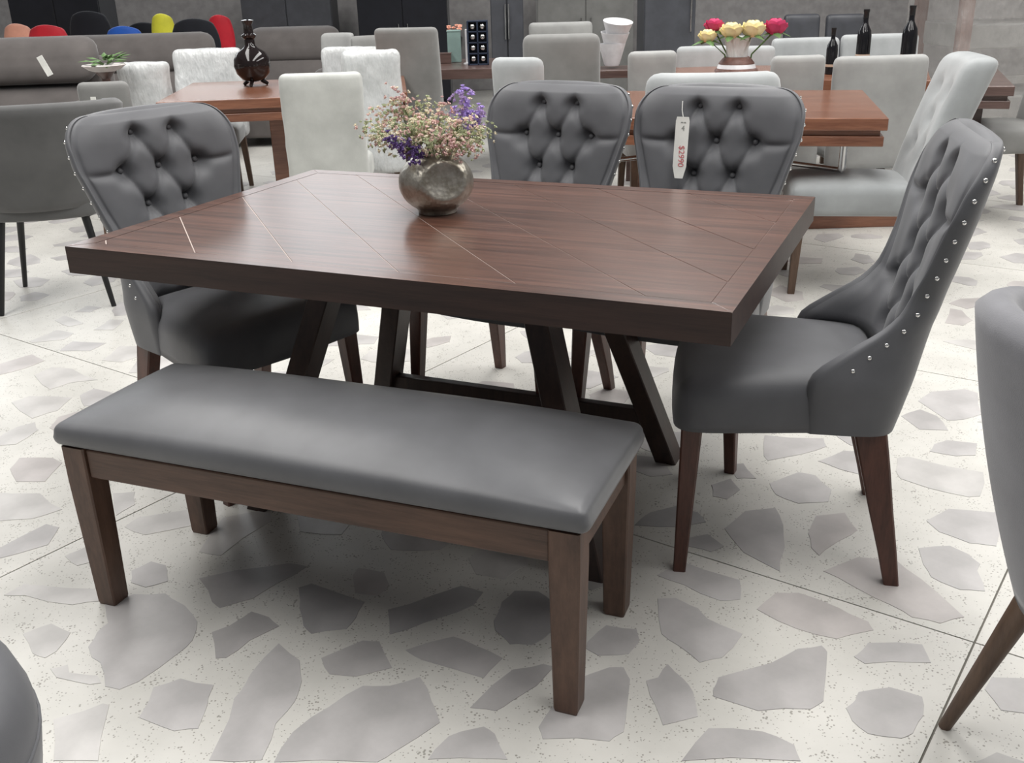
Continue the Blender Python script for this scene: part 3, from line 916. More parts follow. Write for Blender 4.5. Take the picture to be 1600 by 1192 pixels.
# price tag hanging on the back of the chair
m_tag = Matrix.Translation(c_tag.location) @ Matrix.Rotation(c_tag.rotation_euler.z, 4, 'Z')
tagp = m_tag @ Vector((0.092, -0.238, 0.935))
pt = thing('price_tag', 'narrow white price tag hanging on the back of a tufted chair', 'tag', tagp, c_tag.rotation_euler.z)
out = [(-0.019, 0.0), (-0.022, -0.012), (-0.022, -0.150), (-0.013, -0.186), (0.013, -0.186), (0.022, -0.150), (0.022, -0.012), (0.019, 0.0)]
tv = [Vector((x, y0 - 0.13 * z, z)) for y0 in (0.0, 0.0012) for x, z in out]
n = len(out)
tf = [tuple(range(n)), tuple(reversed(range(n, 2 * n)))] + [((i + 1) % n, i, n + i, n + (i + 1) % n) for i in range(n)]
part('card', (tv, [tuple(reversed(f)) for f in tf]), 'paper', pt, False)
def text_part(name, s, size, mat, parent, loc, rot):
    cu = bpy.data.curves.new(name, 'FONT')
    cu.body = s
    cu.size = size
    cu.extrude = 0.0003
    cu.align_x = 'CENTER'
    cu.align_y = 'CENTER'
    o = bpy.data.objects.new(name, cu)
    C.objects.link(o)
    dg = bpy.context.evaluated_depsgraph_get()
    me = bpy.data.meshes.new_from_object(o.evaluated_get(dg))
    bpy.data.objects.remove(o)
    me.materials.clear()
    me.materials.append(M[mat])
    o = link(name, me, parent, loc)
    o.rotation_euler = rot
    return o
t_up = Vector((0, -0.13, 1)).normalized()
t_rt = Vector((-1, 0, 0))
t_n = t_rt.cross(t_up)
def tag_text(name, txt, size, mat, x, z, down):
    o = text_part(name, txt, size, mat, pt, (0, 0, 0), (0, 0, 0))
    X, Yv = ((-t_up, t_rt) if down else (t_rt, t_up))
    m3 = Matrix((X, Yv, t_n)).transposed().to_4x4()
    o.matrix_local = Matrix.Translation(Vector((x, 0.0012 - 0.13 * z, z)) + t_n * 0.0006) @ m3
tag_text('printed_price', '$2990', 0.026, 'redink', -0.003, -0.118, True)
tag_text('printed_code', '4', 0.022, 'greyink', -0.003, -0.034, False)
tag_text('printed_line', '--', 0.028, 'greyink', -0.003, -0.014, False)
part('string', tube([(0, 0.0, 0), (0.006, -0.006, 0.02), (0.01, -0.02, 0.045)], 0.0012, 5), 'paper', pt)

# ------------------------------------------------------------------ silver vase with dried flowers on the table
vc = atz(684, 331, TH)
VR, VH = 0.101, 0.082
vase = thing('round_vase', 'round hammered silver vase with a dished front on the dining table', 'vase', (vc.x, vc.y, TH))
prof = [(0.045, 0.0), (0.052, 0.001), (0.054, 0.010), (0.062, 0.018)]
for i in range(22):
    t = -0.86 + (1.08 + 0.86) * i / 21
    prof.append((VR * math.cos(t), 0.082 + VH * math.sin(t)))
rr = prof[-1][0]
prof += [(rr + 0.003, 0.082 + VH * math.sin(1.08) + 0.006), (rr + 0.001, 0.082 + VH * math.sin(1.08) + 0.008), (rr - 0.006, 0.082 + VH * math.sin(1.08) - 0.004)]
vv, vf_ = lathe(prof, 72)
nd = Vector((0.36, -1.0, 0.24)).normalized()
vv2 = []
for p in vv:
    d = (p - Vector((0, 0, 0.082)))
    k = d.dot(nd)
    lim = VR * 0.80
    if k > lim:
        rad = (d - nd * k).length / (VR * 0.6)
        d = d - nd * (k - lim) - nd * 0.006 * max(0, 1 - rad ** 2)
        p = Vector((0, 0, 0.082)) + d
    vv2.append(p)
part('body', (vv2, vf_[:-1]), 'vase', vase, True, 60)
mouth_z = 0.082 + VH * math.sin(1.08)
rf = random.Random(3)
bl_mats = {}
def blossom_mat(name, c):
    bl_mats[name] = plain(name, c, 0.75)
for nm, c in (('cream', (0.78, 0.71, 0.54)), ('pink', (0.74, 0.52, 0.48)), ('sage', (0.46, 0.51, 0.31)), ('rose', (0.60, 0.38, 0.37)), ('lilac', (0.42, 0.31, 0.68)), ('violet', (0.13, 0.075, 0.24)), ('mauve', (0.42, 0.31, 0.55))):
    blossom_mat('blossom_' + nm, c)
def blossom_shape(r):
    # small five-petalled bud: star of quads around a raised centre
    V, F = [Vector((0, 0, r * 0.55))], []
    for i in range(5):
        a = 2 * PI * i / 5
        V.append(Vector((r * math.cos(a), r * math.sin(a), r * 0.3)))
        V.append(Vector((0.45 * r * math.cos(a + PI / 5), 0.45 * r * math.sin(a + PI / 5), -r * 0.1)))
    V.append(Vector((0, 0, -r * 0.6)))
    for i in range(5):
        a, b, c = 1 + 2 * i, 2 + 2 * i, 1 + (2 * i + 2) % 10
        F += [(0, a, b), (0, b, c), (11, b, a), (11, c, b)]
    return V, F
def sprig(tip, cols, nblo, spread, br, name, label, group, leafy=True):
    """one stem from the mouth to tip (vase coordinates) with a head of blossoms"""
    root = thing(name, label, 'flower', (vc.x, vc.y, TH), 0, group)
    b0 = Vector((rf.uniform(-0.02, 0.02), rf.uniform(-0.02, 0.02), 0.05))
    m1 = Vector((tip.x * 0.35, tip.y * 0.35, mouth_z + 0.01))
    part('stem', tube([b0, m1, m1.lerp(tip, 0.55) + Vector((0, 0, 0.008)), tip], [0.0016, 0.0016, 0.0014, 0.001], 5), 'green', root)
    per = {}
    for k in range(nblo):
        ax = (tip - m1).normalized()
        t = rf.uniform(-0.75, 0.35)
        off = Vector((rf.gauss(0, 1), rf.gauss(0, 1), rf.gauss(0, 1))).normalized() * spread * rf.uniform(0.25, 1.0)
        p = tip + ax * spread * t * 1.5 + off
        if p.z < mouth_z + 0.002 and math.hypot(p.x, p.y) < 0.09: p.z = mouth_z + rf.uniform(0.004, 0.03)
        q = Vector((off.x, off.y, off.z + spread * 0.5)).to_track_quat('Z', 'Y').to_matrix()
        bv, bf = blossom_shape(br * rf.uniform(0.7, 1.25))
        c = rf.choice(cols)
        per.setdefault(c, []).append(([p + q @ v for v in bv], bf))
    for c, L in per.items():
        o = part('blossoms', join(*L), bl_mats['blossom_' + c], root, False)
        tag(o, kind='stuff')
    if leafy:
        L = []
        for k in range(5):
            p = m1.lerp(tip, rf.uniform(0.2, 0.9))
            d = Vector((rf.uniform(-1, 1), rf.uniform(-1, 1), rf.uniform(-0.2, 0.8))).normalized()
            w = d.orthogonal().normalized() * 0.006
            L.append(([p, p + d * 0.016 + w, p + d * 0.034, p + d * 0.016 - w, p + d * 0.017 + Vector((0, 0, 0.002))], [(0, 1, 4), (1, 2, 4), (2, 3, 4), (3, 0, 4)]))
        part('leaves', join(*L), 'paleleaf', root, False)
    return root
tips = [(-0.165, -0.01, 0.225), (-0.135, 0.03, 0.255), (-0.13, -0.05, 0.205), (-0.085, 0.02, 0.295), (-0.10, 0.05, 0.270), (-0.075, -0.06, 0.225), (-0.035, -0.05, 0.235), (-0.02, 0.04, 0.265),
        (0.02, 0.0, 0.255), (0.035, -0.06, 0.225), (0.075, -0.04, 0.230), (0.085, 0.04, 0.255), (0.115, -0.02, 0.210), (0.06, -0.085, 0.190), (0.0, -0.09, 0.200), (0.10, -0.07, 0.185), (-0.03, -0.02, 0.250), (0.125, 0.03, 0.195)]
pal = [['cream', 'pink', 'sage'], ['pink', 'sage', 'cream'], ['sage', 'cream'], ['pink', 'rose', 'cream'], ['cream', 'pink', 'sage', 'sage']]
for k, t in enumerate(tips):
    sprig(Vector(t), pal[k % 5], 64, 0.040, 0.0068, 'flower_sprig', 'sprig of tiny cream, pink and sage dried flowers in the silver vase', 'dried sprigs in the silver vase')
sprig(Vector((0.080, 0.02, 0.282)), ['lilac', 'lilac', 'mauve'], 70, 0.036, 0.0085, 'lavender_spray', 'pale lilac flower spray at the right top of the bouquet', None, False)
sprig(Vector((0.118, 0.01, 0.245)), ['lilac', 'mauve'], 52, 0.030, 0.0085, 'lavender_spray', 'pale lilac flower spray drooping at the right edge of the bouquet', None, False)
sprig(Vector((-0.095, -0.075, 0.198)), ['violet', 'violet', 'lilac'], 52, 0.028, 0.008, 'lavender_spray', 'dark violet flower spray hanging on the left of the bouquet', None, False)
sprig(Vector((-0.045, -0.085, 0.165)), ['violet'], 44, 0.026, 0.0075, 'lavender_spray', 'deep violet flower spray low over the rim of the silver vase', None, False)

# ------------------------------------------------------------------ furniture standing behind: builders
def parsons(name, label, w, h, mat, loc, rz, d=0.46, bt=0.085, lean=0.10, seat_z=0.47, skirt=0.10, legmat='brownleg', flare=0.0, curve=0.02, r=0.035, wrinkle=0.0, cover=False, seat=True, group=None, tufts=None, seat_drop=0.14, arms=False):
    """upholstered side chair; origin under the middle of the back, front towards +y"""
    root = thing(name, label, 'chair', loc, rz, group)
    zb = seat_z - skirt
    def bfn(u, p, k=1.0):
        t = (p.z + (h - zb) / 2) / (h - zb)
        x = p.x * (1 + flare * (t - 0.6)) * k
        y = p.y * k - lean * max(0.0, t) ** 1.3 + curve * (u.x ** 2)
        if tufts and u.y > 0.3:
            for tx, tz in tufts:
                q = math.hypot((x - tx * w) / 1.0, (t - tz) * (h - zb))
                y -= 0.03 * math.exp(-(q / 0.04) ** 2)
        if wrinkle:
            y += wrinkle * noise.noise(Vector((x * 9 + loc[0] * 3, p.z * 5, p.y * 8)))
            x += wrinkle * noise.noise(Vector((x * 4 + 7, p.z * 9, loc[1])))
        return Vector((x, y, p.z))
    part('backrest', rbox(w, bt, h - zb, r, (14, 2, 16), bfn, (0, 0, (h + zb) / 2)), mat, root, True, 180)
    if seat:
        def sfn(u, p):
            c = 0.02 * max(0, 1 - u.x ** 4) * max(0, 1 - u.y ** 4) if u.z > 0 else 0
            return Vector((p.x * (1 + 0.03 * u.y), p.y, p.z + c))
        part('seat', rbox(w * 0.97, d - 0.02, 0.13, 0.035, (10, 10, 1), sfn, (0, d / 2 + 0.01, seat_z - 0.055)), mat, root, True, 180)
    for sx in (-1, 1):
        part('leg', prism((sx * (w / 2 - 0.03), d - 0.03, 0), (sx * (w / 2 - 0.045), d - 0.045, seat_z - 0.11), (0.03, 0.03), (0.045, 0.045), 0.15), legmat, root, False)
        part('leg', prism((sx * (w / 2 - 0.03), -0.06, 0), (sx * (w / 2 - 0.045), 0.01, zb + 0.03), (0.03, 0.03), (0.045, 0.045), 0.15), legmat, root, False)
    if cover:
        def cfn(u, p):
            q = bfn(u, p, 1.0)
            s = 0.010 * noise.noise(Vector((p.x * 8, p.z * 6 + loc[0] * 5, p.y * 9 + loc[1])))
            return Vector((q.x * 1.05 + s, q.y * 1.0 + 0.012 * (1 if u.y > 0 else -1) + s, q.z + abs(s)))
        part('plastic_cover', rbox(w, bt + 0.03, h - zb + 0.03, r, (16, 3, 18), cfn, (0, 0, (h + zb) / 2 + 0.01)), 'film', root, True, 180)
    return root
def bg_chair(name, label, pl, pr, pyt, Y, mat, rz=0.0, **kw):
    """chair whose back spans pixels pl..pr with its top at pyt, standing at depth Y"""
    a, b = at(pl, pyt, Y), at(pr, pyt, Y)
    wid = (b - a).length
    h = (a.z + b.z) / 2
    m = (a + b) / 2
    cr = abs(math.cos(rz))
    kw.setdefault('d', 0.46)
    return parsons(name, label, kw.pop('w', wid), h, mat, (m.x, m.y, 0), rz, **kw)
def slab_table(name, label, x0, x1, y0, y1, z, mat, rz=0.0, double=True, legs='plinth', t=0.05):
    cx, cy = (x0 + x1) / 2, (y0 + y1) / 2
    w, d = x1 - x0, y1 - y0
    root = thing(name, label, 'table', (cx, cy, 0), rz)
    part('top_board', box((0, 0, z - t / 2), (w, d, t), 0.004), mat, root, False)
    if double:
        part('spacer', box((0, 0, z - t - 0.012), (w - 0.05, d - 0.05, 0.024), 0.002), mat, root, False)
        part('lower_board', box((0, 0, z - t - 0.024 - t * 0.42), (w - 0.02, d - 0.02, t * 0.84), 0.004), mat, root, False)
    zl = z - (t * 1.84 + 0.024 if double else t)
    if legs == 'plinth':
        part('pedestal', box((0, 0, (zl + 0.05) / 2 + 0.03), (w * 0.2, d * 0.3, zl - 0.06), 0.006), mat, root, False)
        part('plinth', box((0, 0, 0.03), (w * 0.34, d * 0.5, 0.06), 0.006), mat, root, False)
    elif legs == 'chrome':
        part('pedestal', box((0, 0.05, (zl + 0.06) / 2), (0.26, d * 0.35, zl - 0.06), 0.006), mat, root, False)
        part('plinth', box((0, 0.05, 0.03), (0.42, d * 0.5, 0.06), 0.006), mat, root, False)
        for sx in (-1, 1):
            part('chrome_bracket', tube([(sx * w * 0.405, -d * 0.33, zl - 0.13), (sx * w * 0.405, -d * 0.33, zl)], 0.018, 12), 'chrome', root)
            part('chrome_rail', tube([(sx * w * 0.405, -d * 0.33, zl - 0.13), (sx * 0.12, 0.05, zl - 0.13)], 0.012, 10), 'chrome', root)
    else:
        for sx in (-1, 1):
            for sy in (-1, 1):
                part('leg', prism((sx * (w / 2 - 0.07), sy * (d / 2 - 0.07), 0), (sx * (w / 2 - 0.07), sy * (d / 2 - 0.07), zl), (0.06, 0.06), (0.08, 0.08), 0.1), mat, root, False)
    return root
def shell_chair(name, label, loc, rz, mat, legmat, R=0.27, zb=0.36, zt=0.86, arm=0.62, th=0.05, legs=((0.2, 0.2), (0.2, -0.2)), splay=0.06, lean=0.06, seat_z=0.47, legr=(0.012, 0.02), sw=2.02, group=None, ny=1.0):
    """tub chair: a curved shell whose rim falls from back height zt to arm height, seat, four legs; front +y"""
    root = thing(name, label, 'chair', loc, rz, group)
    na, nz = 40, 14
    def pt(i, j, rad):
        a = -PI / 2 + (i / na * 2 - 1) * math.radians(128)
        back = 0.5 + 0.5 * math.cos((i / na * 2 - 1) * math.radians(128))
        top = arm + (zt - arm) * back ** 0.8
        t = j / nz
        z = zb + (top - zb) * t
        rr = rad * (1 + 0.10 * t) + lean * t * back - 0.05 * (1 - t) ** 2
        return Vector((rr * math.cos(a), ny * rr * math.sin(a), z))
    V, F = [], []
    for j in range(nz + 1):
        for i in range(na + 1): V.append(pt(i, j, R))
    no = len(V)
    for j in range(nz + 1):
        for i in range(na + 1): V.append(pt(i, j, R - th))
    W = na + 1
    for j in range(nz):
        for i in range(na):
            b = j * W + i
            F.append((b, b + 1, b + W + 1, b + W))
            F.append((no + b + 1, no + b, no + b + W, no + b + W + 1))
    # rolled top and the two front ends
    base = len(V)
    for i in range(na + 1):
        a, b = pt(i, nz, R), pt(i, nz, R - th)
        for k in (1, 2, 3): V.append(a.lerp(b, k / 4) + Vector((0, 0, 0.022 * math.sin(k / 4 * PI))))
    for i in range(na):
        A = [nz * W + i] + [base + i * 3 + k for k in range(3)] + [no + nz * W + i]
        B = [nz * W + i + 1] + [base + i * 3 + 3 + k for k in range(3)] + [no + nz * W + i + 1]
        for k in range(4): F.append((A[k], B[k], B[k + 1], A[k + 1]))
    for e in (0, na):
        for j in range(nz):
            f = (j * W + e, (j + 1) * W + e, no + (j + 1) * W + e, no + j * W + e)
            F.append(f if e == 0 else tuple(reversed(f)))
    for i in range(na):
        F.append((i + 1, i, no + i, no + i + 1))
    part('shell', (V, F), mat, root, True, 180)
    def sfn(u, p):
        k = 1 - 0.25 * u.x * u.x
        return Vector((p.x * math.sqrt(1 - 0.42 * u.y * u.y), p.y * math.sqrt(1 - 0.42 * u.x * u.x) * ny, p.z + (0.02 * (1 - u.x ** 2) * (1 - u.y ** 2) if u.z > 0 else 0)))
    part('seat', rbox(sw * (R - th), (sw + 0.08) * (R - th), 0.14, 0.04, (14, 14, 1), sfn, (0, 0.03, seat_z - 0.07)), mat, root, True, 180)
    for sx in (-1, 1):
        for x, y in legs:
            sy = 1 if y > 0 else -1
            part('leg', tube([(sx * (x + splay), y + sy * splay, 0), (sx * x, y, seat_z - 0.10)], [legr[0], legr[1]], 10), legmat, root)
    return root

# ------------------------------------------------------------------ left and middle background
tub = shell_chair('tub_chair', 'dark grey tub chair with slim black legs beside the left end of the table', (-2.10, 4.62, 0), math.radians(12), 'barrel', 'black', 0.33, 0.46, 0.90, 0.84, 0.05, ((0.17, 0.17), (0.17, -0.17)), 0.07, 0.05, 0.55, (0.011, 0.019))
part('under_seat_frame', join(box((0, 0.17, 0.432), (0.40, 0.035, 0.05)), box((0, -0.17, 0.432), (0.40, 0.035, 0.05)), box((0.17, 0, 0.432), (0.035, 0.36, 0.05)), box((-0.17, 0, 0.432), (0.035, 0.36, 0.05))), 'black', tub, False)

bg_chair('square_back_chair', 'small mid grey square-backed chair with a white sticker, behind the tub chair', 121, 199, 127, 5.55, 'midgrey', 0.1, lean=0.03)
cpos = at(150, 160, 4.93)
st = link('white_sticker', mesh('white_sticker', *box((0, 0, 0), (0.028, 0.003, 0.03), 0.0005), M['paper'], False), None, at(146, 156, 5.46))
tag(st, 'small white sticker on the back of the square grey chair', 'sticker')
bg_chair('wrapped_chair', 'white chair wrapped in crumpled clear plastic between the tub chair and the brown table', 188, 260, 104, 6.4, 'palegrey', 0.0, wrinkle=0.008, cover=True, lean=0.02)

def sofa(name, label, loc, rz, w, h, d=0.95, mat='sofa', seats=2):
    root = thing(name, label, 'sofa', loc, rz)      # origin under the middle, front +y
    part('base', rbox(w, d, 0.24, 0.03, (4, 3, 1), None, (0, 0, 0.20)), mat, root, True, 180)
    aw = 0.22
    part('back_frame', rbox(w - 0.1, 0.16, h - 0.30, 0.06, (4, 2, 4), None, (0, -d / 2 + 0.06, (h - 0.30) / 2 + 0.16)), mat, root, True, 180)
    for sx in (-1, 1):
        part('arm', rbox(aw, d, 0.58, 0.10, (3, 6, 4), None, (sx * (w / 2 - aw / 2), 0.02, 0.37)), mat, root, True, 180)
    cw = (w - 2 * aw) / seats
    for k in range(seats):
        x = -w / 2 + aw + cw * (k + 0.5)
        part('seat_cushion', rbox(cw - 0.01, d * 0.62, 0.20, 0.07, (6, 6, 2), None, (x, 0.14, 0.40)), mat, root, True, 180)
        def lf(u, p): return Vector((p.x, p.y - 0.16 * (p.z / 0.34) + 0.03 * (1 - u.x ** 2) * (1 if u.y > 0 else 0), p.z))
        part('lumbar_cushion', rbox(cw + 0.10, 0.26, 0.34, 0.12, (8, 4, 5), lf, (x, -d / 2 + 0.27, 0.55)), mat, root, True, 180)
        part('head_cushion', rbox(cw + 0.22, 0.25, 0.31, 0.12, (8, 4, 5), lf, (x, -d / 2 + 0.15, h - 0.155)), mat, root, True, 180)
    for sx in (-1, 1):
        for sy in (-1, 1):
            part('foot', prism((sx * (w / 2 - 0.1), sy * (d / 2 - 0.1), 0), (sx * (w / 2 - 0.1), sy * (d / 2 - 0.1), 0.1), (0.05, 0.05), (0.06, 0.06)), 'black', root, False)
    return root
p = at(15, 66, 7.6)
sofa('reclining_sofa', 'taupe grey reclining sofa at the far left with a white tag strip', (-3.62, 7.15, 0), math.radians(183), 1.75, 1.05, seats=1)
p = at(230, 52, 9.0)
sofa('reclining_sofa', 'taupe grey reclining sofa behind the white plastic-wrapped chair', (p.x - 0.05, 8.6, 0), math.radians(184), 1.50, p.z, seats=1)
p = at(452, 42, 9.9)
sofa('reclining_sofa', 'taupe grey recliner behind the black vase', (p.x, 9.6, 0), math.radians(176), 1.10, p.z, seats=1)
p0, p1 = at(61, 88, 6.95), at(79, 118, 6.95)
L = (p1 - p0).length
strip = link('tag_strip', mesh('tag_strip', *box((0, 0, 0), (0.042, 0.004, L), 0.001), M['paper'], False), None, (p0 + p1) / 2)
strip.rotation_euler = (0, -math.atan2(p1.x - p0.x, p0.z - p1.z), 0)
tag(strip, 'white tag strip hanging on the far left sofa cushion', 'tag')
tray = thing('decor_tray', 'dark ornamental dish with greenery on the arm beside the sofas', 'decor', (0, 0, 0))
tp = at(163, 106, 6.2)
tray.location = (tp.x, tp.y, 0)
part('stand', join(lathe([(0.16, 0), (0.16, 0.02), (0.03, 0.05), (0.025, tp.z - 0.06), (0.06, tp.z - 0.02)], 16)), 'darktop', tray)
part('dish', lathe([(0.03, tp.z - 0.03), (0.09, tp.z - 0.01), (0.125, tp.z + 0.015), (0.12, tp.z + 0.02), (0.05, tp.z + 0.0)], 20), 'cream', tray)
gl = []
for k in range(26):
    a, r0 = rf.uniform(0, 2 * PI), rf.uniform(0.0, 0.08)
    q = Vector((r0 * math.cos(a), r0 * math.sin(a), tp.z + rf.uniform(0.01, 0.06)))
    dd = Vector((math.cos(a), math.sin(a), rf.uniform(-0.1, 0.5))).normalized()
    w_ = dd.cross(Vector((0, 0, 1))) * 0.018
    gl.append(([q, q + dd * 0.04 + w_, q + dd * 0.09, q + dd * 0.04 - w_, q + dd * 0.04 + Vector((0, 0, 0.008))], [(0, 1, 4), (1, 2, 4), (2, 3, 4), (3, 0, 4)]))
part('greenery', join(*gl), 'green', tray, False)

# brown table with black vase and white chairs around it
slab_table('red_walnut_table', 'glossy red walnut table under the black vase, with white chairs around it', -1.98, -0.60, 5.80, 6.95, 0.765, 'walnut', math.radians(6), True, 'plinth', 0.055)
bg_chair('slipcovered_chair', 'off-white slipcovered chair seen from behind, left of the flower vase', 436, 564, 113, 5.05, 'slip', 0.06, wrinkle=0.006, lean=0.04, seat_z=0.50, skirt=0.44, bt=0.10, r=0.03)
bg_chair('wrapped_chair', 'white plastic-wrapped chair on the far side of the red walnut table', 272, 372, 83, 7.25, 'palegrey', PI + 0.1, wrinkle=0.006, cover=True, lean=0.05)
bg_chair('wrapped_chair', 'shiny white plastic-wrapped chair on the near side of the red walnut table', 534, 622, 86, 5.62, 'palegrey', 0.15, wrinkle=0.006, cover=True, lean=0.04)
bg_chair('wrapped_chair', 'small white plastic-wrapped chair just behind the slipcovered one', 532, 572, 80, 7.4, 'palegrey', math.radians(160), w=0.42, wrinkle=0.008, cover=True, lean=0.02)
vb = atz(398, 134, 0.765)
bv = thing('black_vase', 'glossy black round vase with three feet on the red walnut table', 'vase', (vb.x, vb.y, 0.765))
part('body', lathe([(0.03, 0.025), (0.07, 0.04), (0.10, 0.075), (0.113, 0.12), (0.108, 0.16), (0.085, 0.20), (0.045, 0.225), (0.032, 0.24), (0.030, 0.275), (0.045, 0.29), (0.047, 0.30), (0.030, 0.31), (0.026, 0.36), (0.04, 0.385), (0.02, 0.39)], 28), 'darkglass', bv)
for k in range(3):
    a = 2 * PI * k / 3 + 0.5
    part('foot', tube([(0.085 * math.cos(a), 0.085 * math.sin(a), 0.008), (0.05 * math.cos(a), 0.05 * math.sin(a), 0.03), (0.03 * math.cos(a), 0.03 * math.sin(a), 0.05)], [0.011, 0.013, 0.016], 8), 'darkglass', bv)

bg_chair('grey_side_chair', 'light grey side chair left of the pair behind the plastic-wrapped chairs', 497, 548, 52, 8.4, 'lightgrey', PI - 0.3, curve=0.05, flare=0.2)
bg_chair('grey_side_chair', 'grey side chair with a rolled top behind the plastic-wrapped chairs', 548, 624, 56, 7.75, 'midgrey', PI + 0.2, curve=0.04)
bg_chair('grey_high_chair', 'tall grey-green chair back in front of the dark table, seen from behind', 594, 682, 42, 7.05, 'midgrey', -0.15, w=0.42, lean=0.10, bt=0.10)

slab_table('dark_display_table', 'dark wooden display table with a bottle rack, behind the bouquet', -0.72, 0.28, 7.35, 8.30, 0.765, 'darktop', math.radians(-6), False, 'legs', 0.07)
def small_thing(name, label, cat, vf, mat, loc, smooth=False):
    o = link(name, mesh(name, vf[0], vf[1], M[mat], smooth), None, loc)
    return tag(o, label, cat)
def on_table(px, py, z=0.765):
    q = atz(px, py, z)
    return Vector((q.x, q.y, z))
q = on_table(748, 101)
rack = thing('bottle_rack', 'dark blue bottle rack with glinting caps on the dark display table', 'rack', q)
part('frame', join(*[box((x, 0, 0.15), (0.012, 0.11, 0.30), 0.002) for x in (-0.07, 0.0, 0.07)], *[box((0, 0, z), (0.15, 0.11, 0.010), 0.002) for z in (0.005, 0.08, 0.155, 0.23, 0.30)]), 'navy', rack, False)
part('back_panel', box((0, 0.05, 0.15), (0.14, 0.01, 0.29), 0.002), 'navy', rack, False)
capm = mesh('bottle_cap', *lathe([(0.016, -0.01), (0.016, 0.012), (0.008, 0.016)], 10), M['chrome'])
for x in (-0.035, 0.035):
    for z in (0.045, 0.12, 0.195, 0.265):
        o = link('bottle_cap', capm, rack, (x, -0.05, z))
        o.rotation_euler = (PI / 2, 0, 0)
q = on_table(711, 97)
small_thing('teal_box', 'upright grey-teal box on the dark display table', 'box', join(box((0, 0, 0.11), (0.10, 0.08, 0.22), 0.004), box((0, 0, 0.224), (0.106, 0.086, 0.012), 0.003)), 'teal', q)
q = on_table(694, 99)
small_thing('low_dark_box', 'low dark brown box beside the teal box', 'box', join(box((0, 0, 0.035), (0.11, 0.08, 0.07), 0.004), box((0, 0, 0.072), (0.116, 0.086, 0.008), 0.003)), 'darktop', q)
q = on_table(731, 100)
small_thing('white_candle', 'thin white candle standing left of the bottle rack', 'candle', join(lathe([(0.03, 0), (0.03, 0.008), (0.013, 0.012), (0.013, 0.24), (0.009, 0.244)], 12)), 'white', q, True)
dq = thing('dark_plant', 'dark bowl of red and yellow flowers in the far middle', 'plant', on_table(712, 92))
part('bowl', lathe([(0.03, 0), (0.045, 0.02), (0.06, 0.16), (0.05, 0.17)], 16), 'black', dq)
cl = []
for k in range(14):
    a = rf.uniform(0, 2 * PI)
    bvv, bff = blossom_shape(0.022)
    off = Vector((0.045 * math.cos(a), 0.045 * math.sin(a), 0.19 + rf.uniform(0, 0.06)))
    cl.append(([v + off for v in bvv], bff))
part('blossoms', join(*cl), M['peach'], dq, False)

bg_chair('pale_side_chair', 'pale grey side chair behind the tufted chair nearest the bouquet', 770, 852, 88, 5.0, 'palegrey', math.radians(-18), lean=0.05, flare=0.1, r=0.045)
bg_chair('grey_back_chair', 'broad mid grey chair back beyond the red walnut table, left of the white lampshade', 817, 938, 52, 6.0, 'midgrey', -0.12, lean=0.06, bt=0.11, r=0.05)
bg_chair('light_headrest_chair', 'light grey chair back peeping above the broad grey chair', 826, 925, 34, 8.9, 'lightgrey', 0.0, lean=0.05)

# right-hand walnut table on a chrome-legged base, and its chairs
t3 = slab_table('double_edge_table', 'red walnut table with a double edge and chrome tube behind the tufted chairs', 0.945 - 0.8, 0.945 + 0.8, 4.996 - 0.55, 4.996 + 0.55, 0.765, 'walnut', math.radians(-13), True, 'chrome', 0.052)
cb = bg_chair('curved_back_chair', 'pale grey chair with a wide rounded back directly behind the tagged chair', 1010, 1220, 112, 4.12, 'palegrey', math.radians(-6), lean=0.04, r=0.06, curve=0.05, bt=0.10, d=0.42)
bg_chair('light_grey_chair', 'light grey chair back at the left of the row by the rose vase', 982, 1056, 79, 5.85, 'lightgrey', 0.05, lean=0.03, flare=0.1)
bg_chair('light_grey_chair', 'pale grey chair back just left of the rose vase', 1058, 1140, 72, 7.0, 'palegrey', PI, lean=0.03)
bg_chair('light_grey_chair', 'pale grey chair back partly hidden by the rose vase', 1142, 1212, 72, 7.0, 'palegrey', PI, lean=0.03)
bg_chair('light_grey_chair', 'light grey chair back left of the nearest black bottle', 1206, 1290, 86, 5.64, 'lightgrey', 0.0, lean=0.02, skirt=0.16)
bg_chair('light_grey_chair', 'broad light grey chair back right of the nearest black bottle', 1304, 1452, 86, 5.62, 'lightgrey', 0.0, lean=0.02, skirt=0.16, r=0.04)
t5 = slab_table('far_walnut_table', 'walnut table mostly hidden behind the row of light grey chairs', 1.72 - 0.84, 1.72 + 0.84, 6.45 - 0.47, 6.45 + 0.47, 0.765, 'walnut', math.radians(-20), False, 'legs', 0.06)
bg_chair('white_far_chair', 'off-white chair facing the bottles, left of two', 1207, 1312, 59, 7.5, 'palegrey', PI, lean=0.03)
bg_chair('white_far_chair', 'off-white chair facing the bottles, right of two', 1316, 1436, 53, 7.5, 'palegrey', PI, lean=0.03)
bg_chair('dark_far_chair', 'dark grey chair back above the left white chair by the bottles', 1226, 1282, 22, 9.2, 'cabinet', PI, lean=0.03)
bg_chair('dark_far_chair', 'dark grey chair back above the right white chair by the bottles', 1292, 1352, 22, 9.2, 'cabinet', PI, lean=0.03)
